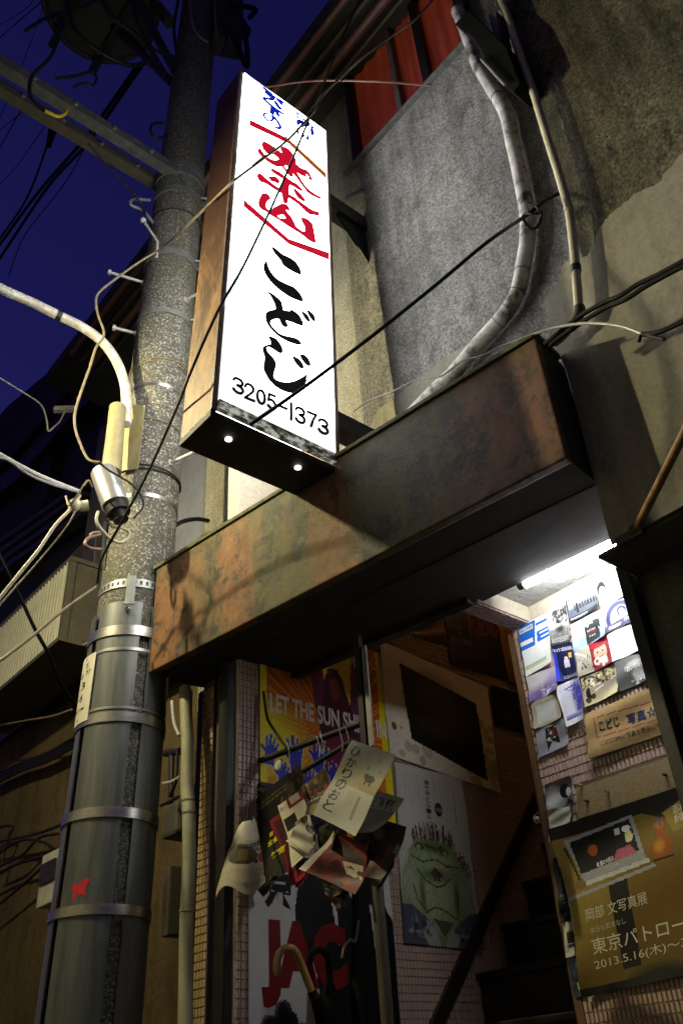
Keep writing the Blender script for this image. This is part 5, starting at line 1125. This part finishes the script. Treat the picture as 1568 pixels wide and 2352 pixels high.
# brown posters up the stairs
c = Cv(50, 60, '#5c2416').grad('#6e2c1a','#3c1810').rect(.45,.35,.95,.45,'#5c0d0a').lines(.05,.5,.95,.95,9,'#2a120c',.7).grain(.1)
paper('stair_poster', left([(500,200),(715,140),(758,362),(478,285)], c4b, .008), c, 'reddish-brown poster at the top of the stair wall under the soffit', 'poster', 'posters up the stair wall')
c = Cv(90, 90, '#160f0b').rect(.4,0,1,.42,'#6a3018').blots(90,.42,.02,1,.45,.015,.03,['#160f0b','#22140e']).lines(.05,.45,.7,.82,10,'#4a3424',.8).lines(.05,.12,.4,.3,5,'#4a3424',.8).grain(.15)
c.text('7/12', .12,.25,.27,.33,'#7a6a4c',.02).text('14', .2,.36,.27,.43,'#7a6a4c',.02).text('夏の音楽祭', .06,.47,.42,.56,'#7a5a2c',.01,.04)
paper('stair_poster', left([(728,105),(1145,60),(1250,650),(782,512)], c4b, .010), c, 'black poster with orange dotted top reading 7/12 14', 'poster', 'posters up the stair wall')
c = Cv(40, 90, '#8a6230').grad('#96703a','#6e4a24').lines(.1,.82,.9,.95,5,'#3a2414',.7).line((.35,.02),(.42,.28),.02,'#2a1c10').line((.5,.02),(.55,.22),.016,'#2a1c10').line((.65,.03),(.66,.2),.014,'#2a1c10').line((.3,.2),(.9,.8),.008,'#4a3018').grain(.08)
paper('stair_poster', left([(1150,112),(1312,192),(1395,765),(1250,650)], c4b, .014), c, 'tan poster with dripping dark strokes next to the poster wall edge', 'poster', 'posters up the stair wall')
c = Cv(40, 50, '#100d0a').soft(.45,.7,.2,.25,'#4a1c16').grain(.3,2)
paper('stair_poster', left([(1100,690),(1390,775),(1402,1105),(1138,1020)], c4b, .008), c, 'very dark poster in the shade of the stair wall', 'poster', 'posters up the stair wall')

# ---- tiles on both walls and the ceiling edge
cells = [(XW, 1.905+.0197*(i+.5), .9+.0296*(j+.5)) for i in range(118) for j in range(76)]
tiles(swall, 'left', cells, .0197, .0296, ((0,1,0),(0,0,1),(1,0,0)), M['tile'])
cells = [(-1.983+.0175*(i+.5), YB, .9+.032*(j+.5)) for i in range(52) for j in range(55)]
tiles(pwall, 'back', cells, .0175, .032, ((1,0,0),(0,0,1),(0,-1,0)), M['tile'])
cells = [(-1.978+.0175*(i+.5), 2.385+.0315*(j+.5), Z(1.592)) for i in range(5) for j in range(10)]
tiles(dst, 'edge', cells, .0175, .0315, ((1,0,0),(0,1,0),(0,0,-1)), M['tile'])
# glazed corner pier by the wrapped pipe
px0, px1 = hy(456, 1900, 1.90)[0], hy(482, 1900, 1.90)[0]
pier = thing('tiled_pier', ((px0+px1)/2, 1.93, 0), 'narrow ochre glazed tile pier beside the wrapped pipe', 'pier')
cw = (px1-px0)/4
core = mk('core', box((px0, 1.904, 0), (px1, 1.99, Z(1.58))), M['grout_dark'], pier)
cells = [(px0+cw*(i+.5), 1.904, .95+.03*(j+.5)) for i in range(3) for j in range(55)]
tiles(core, 'pier', cells, cw, .03, ((1,0,0),(0,0,1),(0,-1,0)), M['tile_gold'])
cells = [(px0+cw*3.5, 1.904, .95+.03*(j+.5)) for j in range(55)]
tiles(core, 'pier', cells, cw, .03, ((1,0,0),(0,0,1),(0,-1,0)), M['tile'], name='corner_tile')
mk('side_cheek', box((px0-.09, 1.93, 0), (px0-.004, 1.99, Z(1.58))), M['dark_metal'], pier)
dp = thing('door_frame', (-2.92, 1.93, 0), 'dark metal door frame between the tiled pier and the stair wall', 'door frame')
mk('post', box((XW-.075, 1.86, 0), (XW-.012, 1.898, Z(1.585))), M['dark_metal'], dp, bevel=.003)
mk('post', box((px1+.03, 1.90, 0), (px1+.062, 1.94, Z(1.585))), M['brown_metal'], dp, bevel=.003)
mk('panel', box((px1+.01, 1.96, 0), (XW-.08, 1.985, Z(1.585))), M['dark_metal'], dp)

# door with knob behind the poster wall edge
dr = thing('wooden_door', (-2.03, 3.0, 0), 'brown door edge with a chrome ball knob beside the stairs', 'door')
mk('leaf', box((-2.052, 2.74, Z(-.6)), (-2.018, 3.4, Z(1.3))), M['wood'], dr)
kp = hx(1238, 1880, -2.09)
mk('knob', [ball(kp, .024, 16, 10), cyl(kp, kp+np.array([.04,.0,0]), .010, 10)], M['chrome'], dr, smooth=True)

# ================================================================== FLYER RACK
RP, RN = np.array([-2.2, 2.1, 0]), np.array([-.136, .991, 0])
def rk(px, py, d=0.0): return hp(px, py, RP+bn*d, RN)
rack = thing('flyer_rack', tuple(rk(700, 1720)), 'black pipe rack with cords hung with flyers under the beam', 'rack')
mk('top_bar', tube([rk(552, 1764), rk(828, 1662)], .0125, 10), M['black'], rack, smooth=True)
mk('lower_bar', tube([rk(600, 1830), rk(812, 1700)], .010, 10), M['black'], rack, smooth=True)
pt, pb = rk(826, 1500), rk(838, 1720)
mk('hanger_post', obox((pt+pb)/2+up*.03, bd, bn, up, .012, .012, .23), M['black'], rack)
wt, wb = rk(841, 1512), rk(849, 1705)
mk('pale_strip', obox((wt+wb)/2+up*.02, bd, bn, up, .011, .004, .20), M['galv_dull'], rack)
lp0 = rk(855, 1895, .02)
mk('stand_post', cyl(lp0, np.array([lp0[0], lp0[1], .0]), .021, 12), M['brown_metal'], rack, smooth=True)
for pts in ([(558,1764),(560,1790),(578,1812),(600,1822)], [(572,1770),(590,1800),(610,1806)], [(605,1588),(612,1640),(620,1662),(645,1700),(659,1718)], [(556,1770),(561,1820),(569,1850),(570,1885)]):
    mk('cord', tube(smooth_path([rk(x, y, .01) for x, y in pts], 4), .006, 6), M['black'], rack, smooth=True)
for px, py in ((660,1722), (728,1708), (736,1700), (780,1694), (795,1690)):
    a = rk(px, py, .015); mk('plastic_tie', [tube(smooth_path([a+up*.03, a+bd*.008, a-up*.03+bd*.012, a-up*.055+bd*.006], 3), .004, 6, True, .4)], M['white_wire'], rack, smooth=True)
mk('clip', [ball(rk(640, 1758, .03), .022, 12, 6, (1,.4,1))], M['white_pipe'], rack, smooth=True)
def hang(pts, d, tr=c2b): return [rk(*tr(p), d) for p in pts]
GF_ = 'flyers hung on the rack'
for P_, d_, col_, ac_, lab_ in (([(545,335),(700,215),(800,520),(610,640)], .016, '#15120e', ['#3a2c18','#241c12','#4a4438'], 'dark photo flyer high on the rack beside the beige flyer'),
        ([(800,720),(985,640),(1020,900),(850,960)], .038, '#1a1512', ['#4a4a22','#2a241c','#5a4c1c'], 'olive and black card under the landscape flyer'),
        ([(600,1085),(770,1040),(775,1185),(640,1236)], .03, '#8c1220', ['#a82a36','#6a0c16'], 'fan of bright red leaflet edges at the foot of the rack'),
        ([(835,1165),(1090,1250),(1000,1325),(930,1300)], .035, '#55564e', ['#7c7c72','#2c2c28','#94948a'], 'grey photo card low on the rack'),
        ([(330,1190),(500,1120),(505,1195),(372,1310)], .02, '#2a2a2c', ['#5a5a58','#141416','#77776f'], 'grey striped leaflet at the lower left of the rack'),
        ([(1110,790),(1260,740),(1300,960),(1150,1010)], .026, '#241012', ['#4a1416','#120a0a','#5a5048'], 'maroon card between the red flyer and the rack post'),
        ([(640,700),(760,640),(800,760),(690,840)], .048, '#8f8b78', ['#6a6656','#aaa694','#3c3a32'], 'small pale ticket above the folded leaflet'),
        ([(1400,1000),(1500,960),(1440,1180),(1320,1240)], .022, '#1a0a0b', ['#3a0e10','#0c0808','#6a1a1c'], 'narrow dark red strip at the right edge of the rack')):
    c = Cv(26, 34, col_).blots(22, 0, 0, 1, 1, .05, .16, ac_).lines(.1, .6, .9, .9, 4, ac_[0], .6).grain(.2)
    paper('flyer', [rk(*c2b(p), d_) for p in P_], c, lab_, 'flyer', GF_, None, .008, 0, bend=lambda u, v: .03*max(0, u+v-1.3)**1.5+.02*u*u)
c = Cv(56, 80, '#0c0b09').line((.75,.2),(.62,.5),.02,'#6a3c10').soft(.5,.8,.3,.25,'#2c2a12').grain(.3)
c.text('黄金街の夜', .35,.46,.9,.52,'#c8b81a',.02,-.0).text('全金十郎', .3,.54,.85,.61,'#d8c81c',.04).text('架空座', .38,.70,.85,.77,'#d8c81c',.04).lines(.1,.08,.9,.16,2,'#6a6420',.8)
paper('flyer', hang([(250,560),(600,290),(700,1040),(372,1270)], .01), c, 'black flyer with yellow lettering at the left of the rack', 'flyer', GF_, None, .006, 0, bend=lambda u, v: .022*(v-.3)**2*2 + .03*max(0, u+v-1.45)**1.5)
c = Cv(30, 66, '#78101c').rect(.12,.06,1,.85,'#3a0c10').lines(.05,.88,.95,1,4,'#a83040',.6).grain(.12)
paper('flyer', hang([(435,690),(600,560),(770,1140),(640,1230)], .022), c, 'dark red booklet behind the beige flyer', 'flyer', GF_, None, .006, 0, bend=lambda u, v: .022*(v-.3)**2*2 + .03*max(0, u+v-1.45)**1.5)
c = Cv(46, 70, '#d0cab4').rect(.38,.0,1,.16,'#7c2018').rect(.5,.0,.9,.12,'#b8b4ac').rect(.05,.24,.5,.44,'#15130f').lines(.08,.5,.8,.98,8,'#847c68',.5).grain(.06)
c.text('帰ってき', .05,.05,.45,.12,'#2c2820',.0)
paper('flyer', hang([(498,565),(690,440),(850,880),(650,1078)], .034), c, 'beige flyer with a small dark photo and handwritten title', 'flyer', GF_, None, .006, 0, bend=lambda u, v: .022*(v-.3)**2*2 + .03*max(0, u+v-1.45)**1.5)
c = Cv(40, 60, '#2a140e').grad('#4a4030','#2a1210',0,0,1,.35).blots(20,.1,.0,.9,.35,.04,.1,['#6a5a2c','#3a4a2a','#8a7a5a','#8c2c18']).rect(.2,.68,.9,.98,'#6a5a1c').grain(.15)
c.text('ライナー・ヴェルナー', .05,.42,.95,.48,'#b8a890').text('ファスビンダー', .05,.50,.95,.58,'#c8c0ac',.02)
paper('flyer', hang([(690,410),(890,250),(960,640),(755,650)], .042), c, 'dark brown flyer with a title in white katakana', 'flyer', GF_, None, .006, 0, bend=lambda u, v: .022*(v-.3)**2*2 + .03*max(0, u+v-1.45)**1.5)
c = Cv(44, 54, '#c8c5b4').grad('#d0cebe','#b8b49e').line((.1,.5),(.9,.45),.01,'#86826e').grain(.05); c.text('くらやくのん', .1,.88,.85,.95,'#26241e',.01)
paper('flyer', hang([(690,690),(810,790),(765,985),(565,850)], .055), c, 'folded grey-beige leaflet in the middle of the rack', 'flyer', GF_, None, .012)
c = Cv(70, 80, '#5c1012').rect(0,0,.12,1,'#d0cabc').blots(24,.15,.35,.9,.95,.04,.1,['#160b0a','#2c0c0c','#7c1a18']).poly([(.3,.1),(.95,.3),(.9,.5),(.3,.38)],'#2a0c0c').poly([(.55,.5),(.95,.42),(.98,.7),(.7,.72)],'#b8b09c').blots(18,.55,.45,.98,.8,.02,.04,['#12100e']).lines(.35,.05,.8,.3,5,'#8a6a60',.5).grain(.15)
paper('flyer', hang([(972,755),(1235,900),(1190,1300),(700,1085)], .05), c, 'red and black flyer with pale left border below the pale flyer', 'flyer', GF_, None, .006, 0, bend=lambda u, v: .022*(v-.3)**2*2 + .03*max(0, u+v-1.45)**1.5)
c = Cv(56, 70, '#1c0b0b').soft(.3,.25,.22,.14,'#6a6a6c').ell(.65,.2,.1,.08,'#3a1414').blots(26,.1,.3,.95,.98,.04,.1,['#4a0e10','#120808','#5c1214']).rect(.85,.35,1,.5,'#8c8c88',.6).grain(.2)
paper('flyer', hang([(1268,648),(1562,738),(1390,1180),(1150,1130)], .03), c, 'blackish red flyer at the right end of the rack', 'flyer', GF_, None, .006, 0, bend=lambda u, v: .022*(v-.3)**2*2 + .03*max(0, u+v-1.45)**1.5)
c = Cv(40, 50, '#99958a').lines(.1,.1,.5,.4,3,'#2a2824',.6).blots(8,.3,.1,.9,.4,.03,.06,['#3a3c3c']).grad('#6a6c68','#a8a498',0,.4,1,1).grain(.08); c.text('井', .55,.1,.85,.3,'#222',.01)
paper('flyer', hang([(1290,430),(1530,505),(1330,790),(1100,790)], .055), c, 'pale flyer half hidden behind the landscape flyer', 'flyer', GF_, None, .006, 0, bend=lambda u, v: .022*(v-.3)**2*2 + .03*max(0, u+v-1.45)**1.5)
c = Cv(86, 120, '#b9b39c').grad('#454a50','#75776c',0,0,1,.34).rect(0,.34,1,.52,'#98947c').grad('#75766c','#98927c',.0,.34,1,.52).poly([(.45,.38),(1,.30),(1,.52),(.6,.52)],'#8c8260').rect(0,.52,1,1,'#acaca4').blots(10,.1,.02,.9,.25,.02,.05,['#4a4c4a','#6a6c68'])
c.ell(.72,.36,.12,.045,'#15140f').ell(.62,.345,.05,.035,'#15140f').rect(.64,.38,.67,.44,'#15140f').rect(.76,.38,.79,.44,'#15140f').lines(.44,.56,.62,.78,8,'#8a8676',.5,True).lines(.68,.58,.76,.9,2,'#4a473c',.7,True).grain(.06)
c.vtext('ひかりのおと', .10,.05,.30,.90,'#14130f',-.004)
paper('flyer', hang([(1110,25),(1488,155),(1190,828),(785,636)], .085), c, 'pale flyer with a dark cow and brush title on top of the rack', 'flyer', GF_, None, .008, 0, bend=lambda u, v: .03*max(0, u+v-1.3)**1.5+.02*u*u)
c = Cv(40, 44, '#3a0c0e').blots(20,.1,.1,.9,.9,.05,.12,['#6a1416','#100808','#8a8676']).grain(.2)
paper('flyer', hang([(830,1160),(1100,1180),(1080,1400),(980,1410)], .02), c, 'crumpled dark flyer at the bottom of the rack', 'flyer', GF_, None, .012)
# rolled leaflet hanging at the left
c = Cv(70, 110, '#b8b096').rect(0,.0,1,.3,'#c4bca4').grain(.05).blots(5,.05,.48,.3,.55,.02,.03,['#2a2a6a','#8a2020'])
c.ell(.52,.52,.26,.13,'#3a3420').ell(.1,.55,.14,.08,'#8c1c22').ell(.0,.80,.08,.05,'#8c2a1c').ell(.28,.605,.045,.03,'#2a2460').ell(.42,.63,.025,.016,'#6a2a20').rect(.45,.42,.62,.6,'#6a5a2a').soft(.85,.35,.3,.3,'#4a3c2c')
for k in range(26):
    u = k/26; c.line((u,.30+.06*math.sin(u*3)),(u+.012,.34+.06*math.sin(u*3)),.014,'#2a2620'); c.line((u,.42-.05*u),(u+.01,.455-.05*u),.013,'#2a2620')
c.text('フレンチ・フィメール・ニューウェーブ', .1,.70,.98,.745,'#2a2620',-.004,.02).lines(.15,.77,.95,.95,7,'#8a8270',.5)
lt_, lb_ = rk(*c2b((225,700)), .19), rk(*c2b((180,1290)), .19)
def curl(u, v, d):
    ax = lt_*(1-v)+lb_*v; r = .030+.062*v**.8; a = (u-.5)*math.radians(215-60*v)
    tw = -.25+.35*v; fw = nrm(-(ax-O)*np.array([1,1,0])); rt = np.cross(up, fw)*-1
    ca, sa = math.cos(a+tw), math.sin(a+tw)
    dz = .02*math.cos(u*9)*(1 if v > .9 else .2) - (.05*(u-.5) if v < .35 else .02*(u-.5))
    return ax + (r+d)*(fw*ca + rt*sa) + up*dz
paper('rolled_leaflet', [lt_, lt_+bd*.1, lb_+bd*.1, lb_], c, 'curled cream leaflet with coloured dots hanging left of the rack', 'flyer', None, None, .004, 0, shape=curl)
mk('leaflet_cord', tube([rk(570, 1850, .10), rk(568, 1895, .17)], .004, 6), M['black'], None, 'black cord holding the curled leaflet', 'cord')

# umbrellas in the corner
def um(px, py, x): return hx(*c3b((px, py)), x)
u1 = thing('umbrella', tuple(um(800, 1232, -2.62)), 'black umbrella with a curved bamboo-coloured handle', 'umbrella', 'umbrellas by the stair wall')
hp_ = [(492,822),(478,770),(484,690),(512,636),(560,608),(606,616),(644,662),(680,745),(715,840),(762,958)]
mk('handle', tube(smooth_path([um(x, y, -2.62) for x, y in hp_], 5), .0135, 12), M['cane'], u1, smooth=True)
e = um(762, 958, -2.62); e2 = um(775, 985, -2.62); dn = nrm(e2-e)
mk('collar', cyl(e, e+dn*.05, .017, 12), M['dark_metal'], u1)
mk('canopy', tube([e+dn*.03, e+dn*.10, e+dn*.3, e+dn*.75], [.018, .036, .045, .012], 10), M['matte_black'], u1, smooth=True)
u2 = thing('umbrella', tuple(um(900, 1232, -2.66)), 'black umbrella with a black hooked handle, beside the bamboo-handled one', 'umbrella', 'umbrellas by the stair wall')
hp2 = [(742,740),(748,680),(775,640),(820,622),(866,640),(896,690),(905,780),(920,960)]
mk('handle', tube(smooth_path([um(x, y, -2.64) for x, y in hp2], 5), .012, 10), M['matte_black'], u2, smooth=True)
e = um(905, 900, -2.64); mk('canopy', tube([e, e-up*.08, e-up*.3, e-up*.8], [.018, .05, .06, .012], 10), M['matte_black'], u2, smooth=True)
u3 = thing('umbrella', tuple(um(1130, 1232, -2.6)), 'folded dark umbrella with a loose strap, right of the hooked one', 'umbrella', 'umbrellas by the stair wall')
e = um(1130, 380, -2.6); mk('canopy', tube([e, e-up*.04, e-up*.2, e-up*.6, e-up*1.0], [.012, .02, .035, .045, .02], 9), M['matte_black'], u3, smooth=True)
mk('strap', tube(smooth_path([um(x, y, -2.53) for x, y in [(1010,690),(1030,600),(1080,540),(1120,550),(1150,380)]], 4), .005, 6), M['brown_metal'], u3, smooth=True)
mk('handle', cyl(e, e+up*.10, .012, 8), M['matte_black'], u3)

# red animal stencil, meter box, small stuff behind the pole
def c8a(p): return (p[0]*.36, 1756.6+p[1]*.36)
an = [(470,865),(465,835),(472,825),(460,800),(465,780),(480,765),(505,760),(525,755),(528,740),(548,727),(570,728),(576,738),(566,752),(556,772),(545,800),(540,815),(556,832),(552,840),(538,836),(522,818),(515,836),(506,832),(505,820),(492,824),(490,845),(478,850),(480,862)]
P3 = [pole_pt(*c8a(p), .0175) for p in an]
V2, F2 = tri_fill([(pole_deg(p)*.005, p[2], 0) for p in P3], 's', None, None)
mk('red_stencil', ([tuple(psurf(v[1], v[0]/.005, .0188)) for v in V2], F2), M['sticker'], None, 'small red animal silhouette stencilled on the steel guard plate', 'stencil')
mb = thing('meter_box', tuple(hy(105, 2070, 2.35)), 'cream electricity meter box peeping out left of the pole', 'meter box')
xa, xb = hy(94, 2000, 2.30)[0], hy(132, 2000, 2.30)[0]
mk('case', box((xa, 2.30, hy(100, 2080, 2.30)[2]), (xb, 2.45, hy(110, 1960, 2.30)[2])), M['cream_pipe'], mb, bevel=.008)
mk('meter_glass', box((xa+.03, 2.285, hy(104, 2030, 2.30)[2]), (xb-.02, 2.299, hy(104, 1985, 2.30)[2])), M['glass_dark'], mb)
for k, pts in enumerate(([(395,1610),(400,1660),(412,1690)], [(408,1720),(405,1790),(390,1830)], [(375,1800),(395,1795),(412,1785)], [(370,1850),(392,1840),(410,1830)])):
    cable(['pale looped wire behind the wrapped pipe top', 'dark wire hanging behind the wrapped pipe', 'grey wire crossing behind the wrapped pipe', 'lower dark wire behind the wrapped pipe'][k], pts, .008, 'grey_wire' if k in (0, 2) else 'black', y=2.1, group='wires behind the wrapped pipe')
gm = thing('gas_meter', tuple(hy(392, 1900, 2.2)), 'dim grey meter with fittings behind the wrapped pipe', 'meter')
mk('body', box((hy(372, 1860, 2.2)[0], 2.2, hy(390, 1920, 2.2)[2]), (hy(408, 1860, 2.2)[0], 2.36, hy(390, 1845, 2.2)[2])), M['brown_metal'], gm, bevel=.02)
mk('fitting', [cyl(hy(380, 1730, 2.3), hy(412, 1726, 2.3), .02, 10), cyl(hy(395, 1730, 2.3), hy(392, 1845, 2.3), .016, 10)], M['dark_metal'], gm)
mk('lower_case', box((hy(376, 2010, 2.3)[0], 2.3, hy(380, 2150, 2.3)[2]), (hy(390, 2010, 2.3)[0], 2.4, hy(380, 1990, 2.3)[2])), M['brown_metal'], gm, bevel=.01)
